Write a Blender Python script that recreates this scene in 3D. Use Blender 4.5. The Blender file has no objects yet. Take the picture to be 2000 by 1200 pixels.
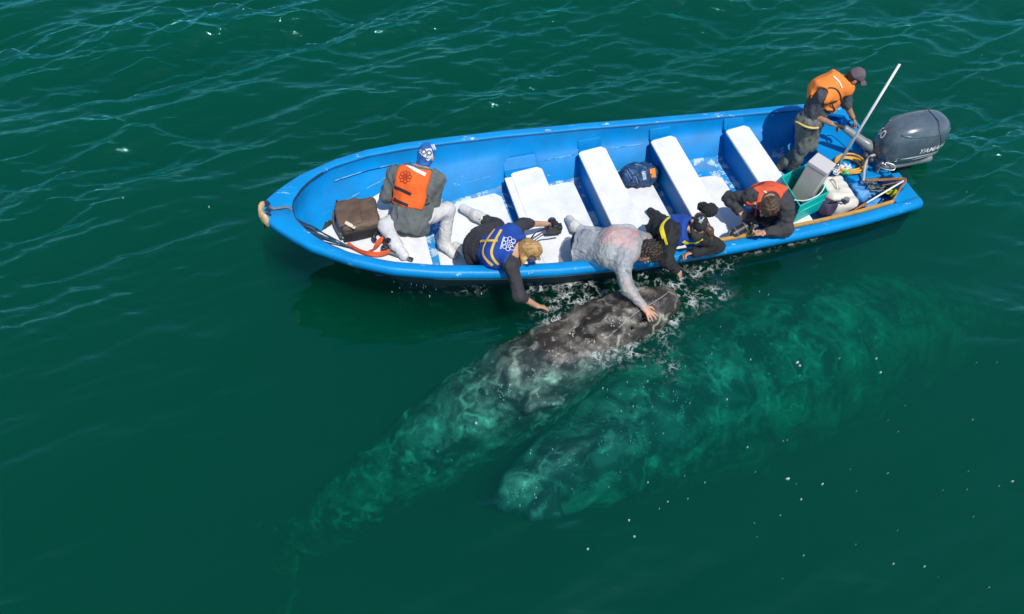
import bpy, bmesh, math, random
import numpy as np
from mathutils import Vector, Matrix
from mathutils.bvhtree import BVHTree

rng = np.random.default_rng(7)
random.seed(7)
scene = bpy.context.scene
COL = scene.collection

# ---------------------------------------------------------------- camera
F_PX, TH, CAM_H = 1600.0, 0.8887164722875506, 6.86942856415529
YAW, OFF, S0 = 0.2500424034177875, 6.21182536695328, 6.041094406359585
SEA = 0.44
cam = bpy.data.cameras.new('camera')
camo = bpy.data.objects.new('camera', cam)
COL.objects.link(camo)
cam.sensor_width = 36.0
cam.lens = 36.0 * F_PX / 2000.0
cam.clip_start, cam.clip_end = 0.1, 2000.0
camo.location = (0, 0, CAM_H)
camo.rotation_euler = (math.pi / 2 - TH, 0, 0)
scene.camera = camo

# ---------------------------------------------------------------- sky, sun, exposure
AX = np.array([math.cos(YAW), math.sin(YAW), 0.0])      # towards the stern
PE = np.array([-math.sin(YAW), math.cos(YAW), 0.0])     # towards the far side
to_sun = np.array([0, 0, 1.0]) - PE * 0.56 + AX * 0.16
to_sun /= np.linalg.norm(to_sun)
sun_el = math.asin(to_sun[2])
sun_az = math.atan2(to_sun[0], to_sun[1])
world = bpy.data.worlds.new('World')
scene.world = world
world.use_nodes = True
wn, wl_ = world.node_tree.nodes, world.node_tree.links
wn.clear()
w_out = wn.new('ShaderNodeOutputWorld')
w_bg = wn.new('ShaderNodeBackground')
w_sky = wn.new('ShaderNodeTexSky')
w_sky.sky_type = 'NISHITA'
w_sky.sun_disc = False
w_sky.sun_elevation = sun_el
w_sky.sun_rotation = sun_az
w_sky.ozone_density = 2.5
w_sky.dust_density = .3
w_sky.air_density = 1.0
w_bg.inputs['Strength'].default_value = 0.15
wl_.new(w_sky.outputs[0], w_bg.inputs['Color'])
wl_.new(w_bg.outputs[0], w_out.inputs['Surface'])
sun = bpy.data.lights.new('sun', 'SUN')
sun.energy = 4.2
sun.angle = math.radians(0.5)
sun.color = (1.0, 0.965, 0.91)
suno = bpy.data.objects.new('sun', sun)
COL.objects.link(suno)
suno.rotation_euler = Vector(to_sun.tolist()).to_track_quat('Z', 'Y').to_euler()
suno.location = (3, -3, 12)

scene.view_settings.view_transform = 'Standard'
scene.view_settings.look = 'None'
scene.view_settings.gamma = 1.0
scene.view_settings.use_curve_mapping = False
scene.view_settings.exposure = 0.0
cy = scene.cycles
cy.use_denoising = True
cy.max_bounces = 8
cy.diffuse_bounces = 3
cy.glossy_bounces = 3
cy.transmission_bounces = 4
cy.volume_bounces = 1
cy.transparent_max_bounces = 16
cy.caustics_reflective = False
cy.caustics_refractive = False

# ---------------------------------------------------------------- places
def P(px, py, z):
    """Point of the world at height z that the photograph shows at (px, py) of 2000 x 1200."""
    x = (px - 1000) / F_PX
    y = -(py - 600) / F_PX
    r = np.array([x, math.cos(TH) + y * math.sin(TH), -math.sin(TH) + y * math.cos(TH)])
    return r * ((z - CAM_H) / r[2]) + np.array([0, 0, CAM_H])

def W(s, t, z):
    """Boat coordinates: s from the transom towards the bow, t towards the far side."""
    q = AX * (S0 - s) + PE * (t + OFF)
    return np.array([q[0], q[1], z])

def Lc(p):
    p = np.asarray(p, float)
    return np.array([S0 - p @ AX, p @ PE - OFF, p[2]])

BOAT_M = Matrix(((-AX[0], PE[0], 0, W(0, 0, 0)[0]), (-AX[1], PE[1], 0, W(0, 0, 0)[1]), (0, 0, 1, 0), (0, 0, 0, 1)))

# ---------------------------------------------------------------- objects
def thing(name, label, cat, loc=(0, 0, 0), group=None):
    o = bpy.data.objects.new(name, None)
    COL.objects.link(o)
    o.location = Vector([float(v) for v in loc])
    o.empty_display_size = 0.1
    o['label'] = label
    o['category'] = cat
    if group:
        o['group'] = group
    return o

def root_of(o):
    return Vector((0, 0, 0)) if o is None else (root_of(o.parent) + o.location)

def link_mesh(name, me, mat, parent=None, smooth=True):
    """One mesh object; vertices are given in world space and stored relative to the parent."""
    o = bpy.data.objects.new(name, me)
    COL.objects.link(o)
    if mat is not None and not me.materials:
        me.materials.append(mat)
    if parent is not None:
        off = root_of(parent)
        me.transform(Matrix.Translation(-off))
        o.parent = parent
    if smooth and len(me.polygons):
        me.polygons.foreach_set('use_smooth', [True] * len(me.polygons))
    return o

def mesh_from(verts, faces, name='mesh'):
    me = bpy.data.meshes.new(name)
    verts = np.asarray(verts, float).reshape(-1, 3)
    me.from_pydata(verts.tolist(), [], [list(map(int, f)) for f in faces])
    me.update()
    return me

def mesh_quads(verts, quads, name='mesh'):
    me = bpy.data.meshes.new(name)
    verts = np.asarray(verts, np.float32)
    quads = np.asarray(quads, np.int32)
    me.vertices.add(len(verts))
    me.vertices.foreach_set('co', verts.ravel())
    me.loops.add(quads.size)
    me.loops.foreach_set('vertex_index', quads.ravel())
    me.polygons.add(len(quads))
    me.polygons.foreach_set('loop_start', np.arange(0, quads.size, 4, dtype=np.int32))
    me.polygons.foreach_set('loop_total', np.full(len(quads), 4, np.int32))
    me.update()
    me.validate()
    return me

def obj(name, verts, faces, mat, parent=None, smooth=True):
    return link_mesh(name, mesh_from(verts, faces, name), mat, parent, smooth)

class MB:
    """Collects shapes for ONE mesh."""
    def __init__(self):
        self.v, self.f = [], []
    def add(self, verts, faces):
        n = len(self.v)
        self.v += [list(map(float, p)) for p in verts]
        self.f += [[i + n for i in f] for f in faces]
        return self
    def hexa(self, c):
        """Eight corners: bottom ring of four, top ring of four."""
        return self.add(c, [(3, 2, 1, 0), (4, 5, 6, 7), (0, 1, 5, 4), (1, 2, 6, 5), (2, 3, 7, 6), (3, 0, 4, 7)])
    def box(self, o, a, b, c):
        """Box round centre o with half-axis vectors a, b, c."""
        o, a, b, c = (np.asarray(q, float) for q in (o, a, b, c))
        return self.hexa([o - a - b - c, o + a - b - c, o + a + b - c, o - a + b - c, o - a - b + c, o + a - b + c, o + a + b + c, o - a + b + c])
    def tube(self, pts, r, n=8, cap=True):
        pts = np.asarray(pts, float)
        m = len(pts)
        rr = np.broadcast_to(np.asarray(r, float), (m,))
        tan = np.gradient(pts, axis=0)
        tan /= np.linalg.norm(tan, axis=1)[:, None] + 1e-12
        ref = np.array([0, 0, 1.0]) if abs(tan[0][2]) < .9 else np.array([1.0, 0, 0])
        u = np.cross(tan[0], ref)
        u /= np.linalg.norm(u)
        V = []
        for i in range(m):
            u = u - tan[i] * (u @ tan[i])
            u /= np.linalg.norm(u) + 1e-12
            w = np.cross(tan[i], u)
            for k in range(n):
                a = 2 * math.pi * k / n
                V.append(pts[i] + rr[i] * (math.cos(a) * u + math.sin(a) * w))
        Fc = []
        for i in range(m - 1):
            for k in range(n):
                k2 = (k + 1) % n
                Fc.append((i * n + k, i * n + k2, (i + 1) * n + k2, (i + 1) * n + k))
        if cap:
            Fc.append(tuple(range(n - 1, -1, -1)))
            Fc.append(tuple((m - 1) * n + k for k in range(n)))
        return self.add(V, Fc)
    def ribbon(self, pts, side, th):
        """Flat strap: half-width vectors side along pts, thickness vector th."""
        pts, side = np.asarray(pts, float), np.asarray(side, float)
        th = np.broadcast_to(np.asarray(th, float), pts.shape)
        V, Fc, m = [], [], len(pts)
        for i in range(m):
            V += [pts[i] - side[i] - th[i] / 2, pts[i] + side[i] - th[i] / 2, pts[i] + side[i] + th[i] / 2, pts[i] - side[i] + th[i] / 2]
        for i in range(m - 1):
            for k in range(4):
                k2 = (k + 1) % 4
                Fc.append((i * 4 + k, i * 4 + k2, i * 4 + 4 + k2, i * 4 + 4 + k))
        Fc += [(3, 2, 1, 0), tuple(4 * (m - 1) + k for k in range(4))]
        return self.add(V, Fc)
    def ball(self, c, r, axes=None, n=10, m=7):
        c = np.asarray(c, float)
        A = np.eye(3) if axes is None else np.asarray(axes, float)
        r = np.broadcast_to(np.asarray(r, float), (3,))
        V, Fc = [], []
        for i in range(m + 1):
            ph = math.pi * i / m
            for k in range(n):
                a = 2 * math.pi * k / n
                q = np.array([math.sin(ph) * math.cos(a), math.sin(ph) * math.sin(a), math.cos(ph)]) * r
                V.append(c + q @ A)
        for i in range(m):
            for k in range(n):
                k2 = (k + 1) % n
                Fc.append((i * n + k, (i + 1) * n + k, (i + 1) * n + k2, i * n + k2))
        return self.add(V, Fc)
    def build(self, name, mat, parent=None, smooth=False, bevel=0.0, weld=False):
        me = mesh_from(self.v, self.f, name)
        if bevel > 0 or weld:
            bm = bmesh.new()
            bm.from_mesh(me)
            bmesh.ops.remove_doubles(bm, verts=bm.verts, dist=1e-5)
            if bevel > 0:
                es = [e for e in bm.edges if len(e.link_faces) == 2 and e.calc_face_angle(0) > 0.5]
                bmesh.ops.bevel(bm, geom=es, offset=bevel, segments=2, affect='EDGES', profile=0.5)
            bmesh.ops.recalc_face_normals(bm, faces=bm.faces)
            bm.to_mesh(me)
            bm.free()
        return link_mesh(name, me, mat, parent, smooth)

def spline(pts, n=40, closed=False):
    """Catmull-Rom through pts."""
    p = np.asarray(pts, float)
    if closed:
        q = np.vstack([p[-1], p, p[0], p[1]])
        m = len(p)
    else:
        q = np.vstack([2 * p[0] - p[1], p, 2 * p[-1] - p[-2]])
        m = len(p) - 1
    out = []
    for u in np.linspace(0, m, n, endpoint=not closed):
        i = min(int(u), m - 1)
        t = u - i
        a, b, c, d = q[i], q[i + 1], q[i + 2], q[i + 3]
        out.append(.5 * ((2 * b) + (c - a) * t + (2 * a - 5 * b + 4 * c - d) * t * t + (3 * b - a - 3 * c + d) * t ** 3))
    return np.array(out)

# ---------------------------------------------------------------- materials
def nodes_of(m):
    return m.node_tree.nodes, m.node_tree.links

def pmat(name, col, rough=.6, var=.15, scale=6, bump=0.0, bscale=60, bdist=.01, metallic=0.0, stretch=None, spec=.5, dirt=None, dirt_amt=.0, dirt_scale=5,
         wear=None, wear_amt=0.0, wear_scale=9, wear_stretch=(1, 1, 1), coat=0.0, sub=0.0, detail=4):
    """Procedural paint / cloth / skin: base colour with noise variation, optional dirt, worn patches with edges of their own, and bump."""
    m = bpy.data.materials.new(name)
    m.use_nodes = True
    n, l = nodes_of(m)
    b = n['Principled BSDF']
    b.inputs['Roughness'].default_value = rough
    b.inputs['Metallic'].default_value = metallic
    b.inputs['Specular IOR Level'].default_value = spec
    if coat:
        b.inputs['Coat Weight'].default_value = coat
    if sub:
        b.inputs['Subsurface Weight'].default_value = sub
        b.inputs['Subsurface Scale'].default_value = .02
    tc = n.new('ShaderNodeTexCoord')
    def noise(sc, st=None, det=detail, rg=.55):
        mp = n.new('ShaderNodeMapping')
        if st:
            mp.inputs['Scale'].default_value = st
        l.new(tc.outputs['Object'], mp.inputs['Vector'])
        t = n.new('ShaderNodeTexNoise')
        t.inputs['Scale'].default_value = sc
        t.inputs['Detail'].default_value = det
        t.inputs['Roughness'].default_value = rg
        l.new(mp.outputs[0], t.inputs['Vector'])
        return t.outputs['Fac']
    def ramp(x, a, b_):
        r = n.new('ShaderNodeMapRange')
        r.inputs['From Min'].default_value = a
        r.inputs['From Max'].default_value = b_
        l.new(x, r.inputs['Value'])
        return r.outputs[0]
    def mix(fac, c1, c2):
        x = n.new('ShaderNodeMix')
        x.data_type = 'RGBA'
        l.new(fac, x.inputs['Factor'])
        for c, k in ((c1, 6), (c2, 7)):
            if isinstance(c, (tuple, list)):
                x.inputs[k].default_value = (*c[:3], 1)
            else:
                l.new(c, x.inputs[k])
        return x.outputs[2]
    c = tuple(col)
    lo = tuple(max(0, v * (1 - var)) for v in c)
    hi = tuple(min(1, v * (1 + var)) for v in c)
    out = mix(ramp(noise(scale, stretch), .3, .7), lo, hi)
    if dirt is not None:
        x = n.new('ShaderNodeMath')
        x.operation = 'MULTIPLY'
        x.inputs[1].default_value = dirt_amt
        l.new(ramp(noise(dirt_scale, None, 6, .65), .45, .72), x.inputs[0])
        out = mix(x.outputs[0], out, dirt)
    if wear is not None:
        k = ramp(noise(wear_scale, wear_stretch, 8, .7), .72 - wear_amt, .76 - wear_amt)
        out = mix(k, out, wear)
    l.new(out, b.inputs['Base Color'])
    if bump:
        bp = n.new('ShaderNodeBump')
        bp.inputs['Strength'].default_value = bump
        bp.inputs['Distance'].default_value = bdist
        l.new(noise(bscale, stretch, 3), bp.inputs['Height'])
        l.new(bp.outputs[0], b.inputs['Normal'])
    return m
# ---------------------------------------------------------------- distance fields
def sub_cap(a, b, ra, rb, lat=None, fl=1.0):
    """Tapered capsule; with lat its section is an ellipse, fl times wider along lat."""
    return ('cap', np.asarray(a, float), np.asarray(b, float), float(ra), float(rb), None if lat is None else np.asarray(lat, float), float(fl))

def sub_ell(c, axes, r):
    return ('ell', np.asarray(c, float), np.asarray(axes, float), np.asarray(r, float))

def sub_box(c, axes, h, rd):
    return ('box', np.asarray(c, float), np.asarray(axes, float), np.asarray(h, float), float(rd))

def prim_bounds(p):
    if p[0] == 'cap':
        r = max(p[3], p[4]) * max(1, p[6])
        return np.minimum(p[1], p[2]) - r, np.maximum(p[1], p[2]) + r
    if p[0] == 'ell':
        r = np.abs(p[2].T) @ np.abs(p[3])
    else:
        r = np.abs(p[2].T) @ (np.abs(p[3]))
    return p[1] - r, p[1] + r

def prim_eval(p, X):
    if p[0] == 'cap':
        _, a, b, ra, rb, lat, fl = p
        ba = b - a
        pa = X - a
        h = np.clip((pa @ ba) / max(ba @ ba, 1e-9), 0, 1)
        v = pa - h[..., None] * ba
        if lat is not None and fl != 1.0:
            v = v - (v @ lat)[..., None] * lat * (1 - 1 / fl)
        return np.sqrt((v * v).sum(-1)) - (ra + (rb - ra) * h)
    if p[0] == 'ell':
        _, c, A, r = p
        q = (X - c) @ A.T
        k0 = np.sqrt(((q / r) ** 2).sum(-1)) + 1e-9
        k1 = np.sqrt(((q / (r * r)) ** 2).sum(-1)) + 1e-9
        return k0 * (k0 - 1) / k1
    _, c, A, hb, rd = p
    q = np.abs((X - c) @ A.T) - (hb - rd)
    return np.sqrt((np.maximum(q, 0) ** 2).sum(-1)) + np.minimum(q.max(-1), 0) - rd

class Field:
    def __init__(self, prims_for_bounds, h, pad=.06):
        lo = np.min([prim_bounds(p)[0] for p in prims_for_bounds], axis=0) - pad
        hi = np.max([prim_bounds(p)[1] for p in prims_for_bounds], axis=0) + pad
        self.h, self.lo = h, lo
        self.n = np.ceil((hi - lo) / h).astype(int) + 1
        self.D = np.full(self.n, 9.0, np.float32)
    def pts(self, sl=None):
        ax = [self.lo[i] + self.h * np.arange(self.n[i]) for i in range(3)]
        if sl is not None:
            ax = [ax[i][sl[i]] for i in range(3)]
        return np.stack(np.meshgrid(*ax, indexing='ij'), -1)
    def block(self, p, m):
        lo, hi = prim_bounds(p)
        i0 = np.clip(np.floor((lo - m - self.lo) / self.h).astype(int), 0, self.n - 1)
        i1 = np.clip(np.ceil((hi + m - self.lo) / self.h).astype(int) + 1, 1, self.n)
        return tuple(slice(a, b) for a, b in zip(i0, i1))
    def union(self, prims, k=.03, grow=0.0):
        for p in prims:
            sl = self.block(p, k + grow + .04)
            d = prim_eval(p, self.pts(sl)).astype(np.float32) - grow
            a = self.D[sl]
            hh = np.maximum(k - np.abs(a - d), 0) / k
            self.D[sl] = np.minimum(a, d) - hh * hh * k * .25
        return self
    def cut(self, prims, k=.01, grow=0.0):
        for p in prims:
            sl = self.block(p, k + grow + .02)
            d = -(prim_eval(p, self.pts(sl)).astype(np.float32) - grow)
            a = self.D[sl]
            hh = np.maximum(k - np.abs(a - d), 0) / k
            self.D[sl] = np.maximum(a, d) + hh * hh * k * .25
        return self
    def clip(self, fn, k=.008):
        """Intersect with fn(X) <= 0."""
        d = fn(self.pts()).astype(np.float32)
        a = self.D
        hh = np.maximum(k - np.abs(a - d), 0) / k
        self.D = np.maximum(a, d) + hh * hh * k * .25
        return self
    def bump(self, fn):
        """Displace near the surface by fn(X)."""
        m = np.abs(self.D) < .12
        idx = np.argwhere(m)
        X = self.lo + idx * self.h
        self.D[m] += fn(X).astype(np.float32)
        return self
    def mesh(self, name='mesh'):
        v, q = surface_nets(self.D, self.lo, self.h)
        return mesh_quads(v, q, name)

def surface_nets(D, lo, h):
    S = D < 0
    n0, n1, n2 = D.shape
    cnt = np.zeros((n0 - 1, n1 - 1, n2 - 1), np.int8)
    for a in (0, 1):
        for b in (0, 1):
            for c in (0, 1):
                cnt += S[a:n0 - 1 + a, b:n1 - 1 + b, c:n2 - 1 + c]
    act = (cnt > 0) & (cnt < 8)
    ids = np.full(act.shape, -1, np.int32)
    cells = np.argwhere(act)
    ids[act] = np.arange(len(cells))
    acc = np.zeros((len(cells), 3))
    num = np.zeros(len(cells))
    corners = [(a, b, c) for a in (0, 1) for b in (0, 1) for c in (0, 1)]
    val = {k: D[cells[:, 0] + k[0], cells[:, 1] + k[1], cells[:, 2] + k[2]] for k in corners}
    for k in corners:
        for d in range(3):
            if k[d] == 0:
                k2 = list(k)
                k2[d] = 1
                k2 = tuple(k2)
                x, y = val[k], val[k2]
                cr = (x < 0) != (y < 0)
                t = np.where(cr, x / np.where(cr, x - y, 1), 0)
                pt = np.array(k, float)[None] + 0 * t[:, None]
                pt[:, d] += t
                acc += np.where(cr[:, None], pt, 0)
                num += cr
    v = lo + (cells + acc / np.maximum(num, 1)[:, None]) * h
    quads = []
    for d in range(3):
        e, g = (d + 1) % 3, (d + 2) % 3
        sa = [slice(None)] * 3
        sb = [slice(None)] * 3
        sa[d] = slice(0, -1)
        sb[d] = slice(1, None)
        cr = S[tuple(sa)] != S[tuple(sb)]
        ins = S[tuple(sa)]
        E = np.argwhere(cr)
        ok = (E[:, e] > 0) & (E[:, g] > 0) & (E[:, e] < D.shape[e] - 1) & (E[:, g] < D.shape[g] - 1)
        E = E[ok]
        fl = ins[E[:, 0], E[:, 1], E[:, 2]]
        def cid(de, dg):
            q = E.copy()
            q[:, e] += de
            q[:, g] += dg
            return ids[q[:, 0], q[:, 1], q[:, 2]]
        A, B, C, Dd = cid(-1, -1), cid(0, -1), cid(0, 0), cid(-1, 0)
        q = np.stack([A, B, C, Dd], 1)
        q[~fl] = q[~fl][:, ::-1]
        quads.append(q)
    return v, np.vstack(quads)

def sdf_obj(name, prims, mat, parent, h=.012, k=.03, grow=0.0, cuts=(), clips=(), bumpf=None, ckk=.01):
    f = Field(prims, h, .05 + grow)
    f.union(prims, k, grow)
    if cuts:
        f.cut(cuts, ckk)
    for c in clips:
        f.clip(c)
    if bumpf is not None:
        f.bump(bumpf)
    return link_mesh(name, f.mesh(name), mat, parent)

def wobble(seed, amp, wl, n=7):
    r = np.random.default_rng(seed)
    K = r.normal(size=(n, 3))
    K = K / np.linalg.norm(K, axis=1)[:, None] * (2 * math.pi / wl) * r.uniform(.6, 1.6, (n, 1))
    ph = r.uniform(0, 6.28, n)
    def f(X):
        return amp * np.sin(X @ K.T + ph).sum(-1) / math.sqrt(n)
    return f

def unit(v):
    v = np.asarray(v, float)
    return v / (np.linalg.norm(v) + 1e-12)
# ---------------------------------------------------------------- boat shape
SCL = 7.0 / 6.7
_d = np.array([0, .05, .12, .25, .4, .75, 1.08, 1.5, 2.0, 2.6, 3.5, 4.5, 5.5, 6.0, 6.7]) * SCL
_b = np.array([.02, .13, .22, .36, .5, .72, .86, .955, 1.02, 1.07, 1.095, 1.07, 1.02, .985, .90]) * SCL
LEN = 7.0
def bw(s):
    """Half width of the boat at the rail, s metres ahead of the transom."""
    return float(np.interp(LEN - s, _d, _b))
def bh(s):
    return .575 + .68 * (s / LEN) ** 2
def kk(x, a, b):
    return max(0.0, min(1.0, (x - a) / (b - a)))

FLOOR = .12
def flw(s):
    """Half width of the inner floor."""
    if s < 3.5:
        return bw(s) - .335
    return float(np.interp(s, [3.5, 3.9, 4.4, 5.0, 5.5, 6.0, 6.7], [bw(3.5) - .335, .79, .70, .60, .46, .27, .04]))
def flz(s):
    return FLOOR + .17 * kk(s, 4.1, 4.3) + .44 * kk(s, 5.25, 6.75) ** 1.1
RAILW = .10
INNER_END = 6.70
def inner_b(s):
    q = min(1.0, max(0.0, (s - 6.28) / (INNER_END + .005 - 6.28)))
    return max(.02, (bw(s) - RAILW - .012) * math.sqrt(1 - q ** 2.4))
def wall_t(s, z):
    """Half width of the inside at height z."""
    ib, h = inner_b(s), bh(s)
    fw, fz = min(flw(s), ib * .96), flz(s)
    lz = fz + (h - fz) * .56
    lt = fw + (ib - fw) * .66
    return float(np.interp(z, [fz, lz - .001, lz + .012, h], [fw, lt, lt + .035, ib]))
def wlw(s):
    """Half width at the waterline."""
    w = max(wall_t(min(5.9, max(0, s + d)), max(SEA, flz(s + d) + .05)) for d in (-.15, -.05, .05, .15)) + .04
    return w * float(np.interp(s, [0, 5.75, 6.0, 6.25, 6.4], [1, 1, .72, .25, 0]))

# ---------------------------------------------------------------- sea
def sea_material():
    m = bpy.data.materials.new('sea_water')
    m.use_nodes = True
    n, l = nodes_of(m)
    n.clear()
    out = n.new('ShaderNodeOutputMaterial')
    tc = n.new('ShaderNodeTexCoord')
    # small ripples
    def noise(sc, st, det, dist=0.0):
        mp = n.new('ShaderNodeMapping')
        mp.inputs['Scale'].default_value = st
        mp.inputs['Rotation'].default_value = (0, 0, .12)
        l.new(tc.outputs['Object'], mp.inputs['Vector'])
        t = n.new('ShaderNodeTexNoise')
        t.inputs['Scale'].default_value = sc
        t.inputs['Detail'].default_value = det
        t.inputs['Distortion'].default_value = dist
        l.new(mp.outputs[0], t.inputs['Vector'])
        return t.outputs['Fac']
    calm = n.new('ShaderNodeAttribute')
    calm.attribute_name = 'ripple'
    b1 = n.new('ShaderNodeBump')
    b1.inputs['Distance'].default_value = .05
    l.new(noise(4.6, (.5, 2.0, 1), 5, .5), b1.inputs['Height'])
    mul = n.new('ShaderNodeMath')
    mul.operation = 'MULTIPLY'
    mul.inputs[1].default_value = .55
    l.new(calm.outputs['Fac'], mul.inputs[0])
    l.new(mul.outputs[0], b1.inputs['Strength'])
    tr = n.new('ShaderNodeBsdfTransparent')
    gl = n.new('ShaderNodeBsdfGlossy')
    gl.inputs['Roughness'].default_value = .05
    gl.inputs['Color'].default_value = (.34, .95, 1.0, 1)
    l.new(b1.outputs[0], gl.inputs['Normal'])
    fr = n.new('ShaderNodeFresnel')
    fr.inputs['IOR'].default_value = 1.55
    l.new(b1.outputs[0], fr.inputs['Normal'])
    mx = n.new('ShaderNodeMixShader')
    ge = n.new('ShaderNodeNewGeometry')
    nb_ = n.new('ShaderNodeMath')
    nb_.operation = 'SUBTRACT'
    nb_.inputs[0].default_value = 1.0
    l.new(ge.outputs['Backfacing'], nb_.inputs[1])
    fm = n.new('ShaderNodeMath')
    fm.operation = 'MULTIPLY'
    l.new(fr.outputs[0], fm.inputs[0])
    l.new(nb_.outputs[0], fm.inputs[1])
    l.new(fm.outputs[0], mx.inputs[0])
    l.new(tr.outputs[0], mx.inputs[1])
    l.new(gl.outputs[0], mx.inputs[2])
    # foam lying on the water: lacy threads where the vertex mask allows it
    fa = n.new('ShaderNodeAttribute')
    fa.attribute_name = 'foam'
    mp = n.new('ShaderNodeMapping')
    l.new(tc.outputs['Object'], mp.inputs['Vector'])
    wn_ = n.new('ShaderNodeTexNoise')
    wn_.inputs['Scale'].default_value = 5
    wn_.inputs['Detail'].default_value = 4
    l.new(mp.outputs[0], wn_.inputs['Vector'])
    ad = n.new('ShaderNodeMixRGB')
    ad.blend_type = 'ADD'
    ad.inputs[0].default_value = .35
    l.new(mp.outputs[0], ad.inputs[1])
    l.new(wn_.outputs['Color'], ad.inputs[2])
    def lace(sc, w):
        v = n.new('ShaderNodeTexVoronoi')
        v.feature = 'DISTANCE_TO_EDGE'
        v.inputs['Scale'].default_value = sc
        l.new(ad.outputs[0], v.inputs['Vector'])
        r = n.new('ShaderNodeMapRange')
        r.inputs['From Min'].default_value = w
        r.inputs['From Max'].default_value = 0.0
        l.new(v.outputs['Distance'], r.inputs['Value'])
        return r.outputs[0]
    mxx = n.new('ShaderNodeMath')
    mxx.operation = 'MAXIMUM'
    l.new(lace(7, .10), mxx.inputs[0])
    l.new(lace(12, .12), mxx.inputs[1])
    fn = n.new('ShaderNodeTexNoise')
    fn.inputs['Scale'].default_value = 9
    fn.inputs['Detail'].default_value = 6
    fn.inputs['Roughness'].default_value = .7
    l.new(mp.outputs[0], fn.inputs['Vector'])
    r2 = n.new('ShaderNodeMapRange')
    r2.inputs['From Min'].default_value = .46
    r2.inputs['From Max'].default_value = .66
    l.new(fn.outputs['Fac'], r2.inputs['Value'])
    m1 = n.new('ShaderNodeMath')
    m1.operation = 'MULTIPLY'
    l.new(mxx.outputs[0], m1.inputs[0])
    l.new(r2.outputs[0], m1.inputs[1])
    m2 = n.new('ShaderNodeMath')
    m2.operation = 'MULTIPLY'
    m2.use_clamp = True
    l.new(m1.outputs[0], m2.inputs[0])
    l.new(fa.outputs['Fac'], m2.inputs[1])
    df = n.new('ShaderNodeBsdfDiffuse')
    df.inputs['Color'].default_value = (.75, .8, .78, 1)
    mf = n.new('ShaderNodeMixShader')
    l.new(m2.outputs[0], mf.inputs[0])
    l.new(mx.outputs[0], mf.inputs[1])
    l.new(df.outputs[0], mf.inputs[2])
    l.new(mf.outputs[0], out.inputs['Surface'])
    # body of green water
    sc = n.new('ShaderNodeVolumeScatter')
    sc.inputs['Color'].default_value = (*VOL_S, 1)
    sc.inputs['Density'].default_value = VOL_D
    sc.inputs['Anisotropy'].default_value = 0.0
    ab = n.new('ShaderNodeVolumeAbsorption')
    ab.inputs['Color'].default_value = (*VOL_A, 1)
    ab.inputs['Density'].default_value = VOL_AD
    av = n.new('ShaderNodeAddShader')
    l.new(sc.outputs[0], av.inputs[0])
    l.new(ab.outputs[0], av.inputs[1])
    l.new(av.outputs[0], out.inputs['Volume'])
    return m

# scattering = VOL_S * VOL_D ; absorption = (1 - VOL_A) * VOL_AD, per metre
VOL_S, VOL_D = (.002, .30, .185), .42
VOL_A, VOL_AD = (.0, .83, .745), 2.6

def smooth_noise(X, Y, sc, seed):
    r = np.random.default_rng(seed)
    o = np.zeros_like(X)
    for i in range(8):
        a = r.uniform(0, 6.28)
        k = 2 * math.pi / sc * r.uniform(.5, 1.7)
        o += np.sin(k * (X * math.cos(a) + Y * math.sin(a)) + r.uniform(0, 6.28))
    return o / math.sqrt(8) / 1.4

def sstep(x, a, b):
    t = np.clip((x - a) / (b - a), 0, 1)
    return t * t * (3 - 2 * t)

def dist_poly(X, Y, pts):
    d = np.full(X.shape, 1e9)
    for (a, b) in zip(pts[:-1], pts[1:]):
        a, b = np.array(a[:2]), np.array(b[:2])
        ba = b - a
        t = np.clip(((X - a[0]) * ba[0] + (Y - a[1]) * ba[1]) / (ba @ ba), 0, 1)
        d = np.minimum(d, np.hypot(X - a[0] - ba[0] * t, Y - a[1] - ba[1] * t))
    return d

WAVE_SEED = 32
def wave_height(X, Y):
    """Wind waves: many trains, calm on the near side in the lee of the boat."""
    r = np.random.default_rng(WAVE_SEED)
    Z = np.zeros_like(X)
    DX = np.zeros_like(X)
    DY = np.zeros_like(X)
    main = math.radians(-82)
    n = 104
    for i in range(n):
        lam = .115 * (3.4 / .115) ** ((i / (n - 1)) ** 1.3)
        a = main + (.30 if i % 3 else -.26) + r.normal() * (.15 if lam < .6 else .24)
        k = 2 * math.pi / lam
        amp = lam * float(np.interp(lam, [.11, .16, .26, .45, .9, 1.5, 3.4], [.0105, .0120, .0140, .0135, .0110, .0085, .0060]))
        ph = r.uniform(0, 6.28)
        grp = 1 + .25 * np.sin((X * math.cos(a + 1.3) + Y * math.sin(a + 1.3)) * k * .13 + ph * 2.1)
        arg = k * (X * math.cos(a) + Y * math.sin(a)) + ph
        c, s_ = np.cos(arg), np.sin(arg)
        Z += amp * c * grp
        DX -= math.cos(a) * amp * s_ * grp * .35
        DY -= math.sin(a) * amp * s_ * grp * .35
    # crests lean away from the lens, as wind from this side leaves them
    return Z, DX + .15 * Z, DY + .8 * Z

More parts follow.
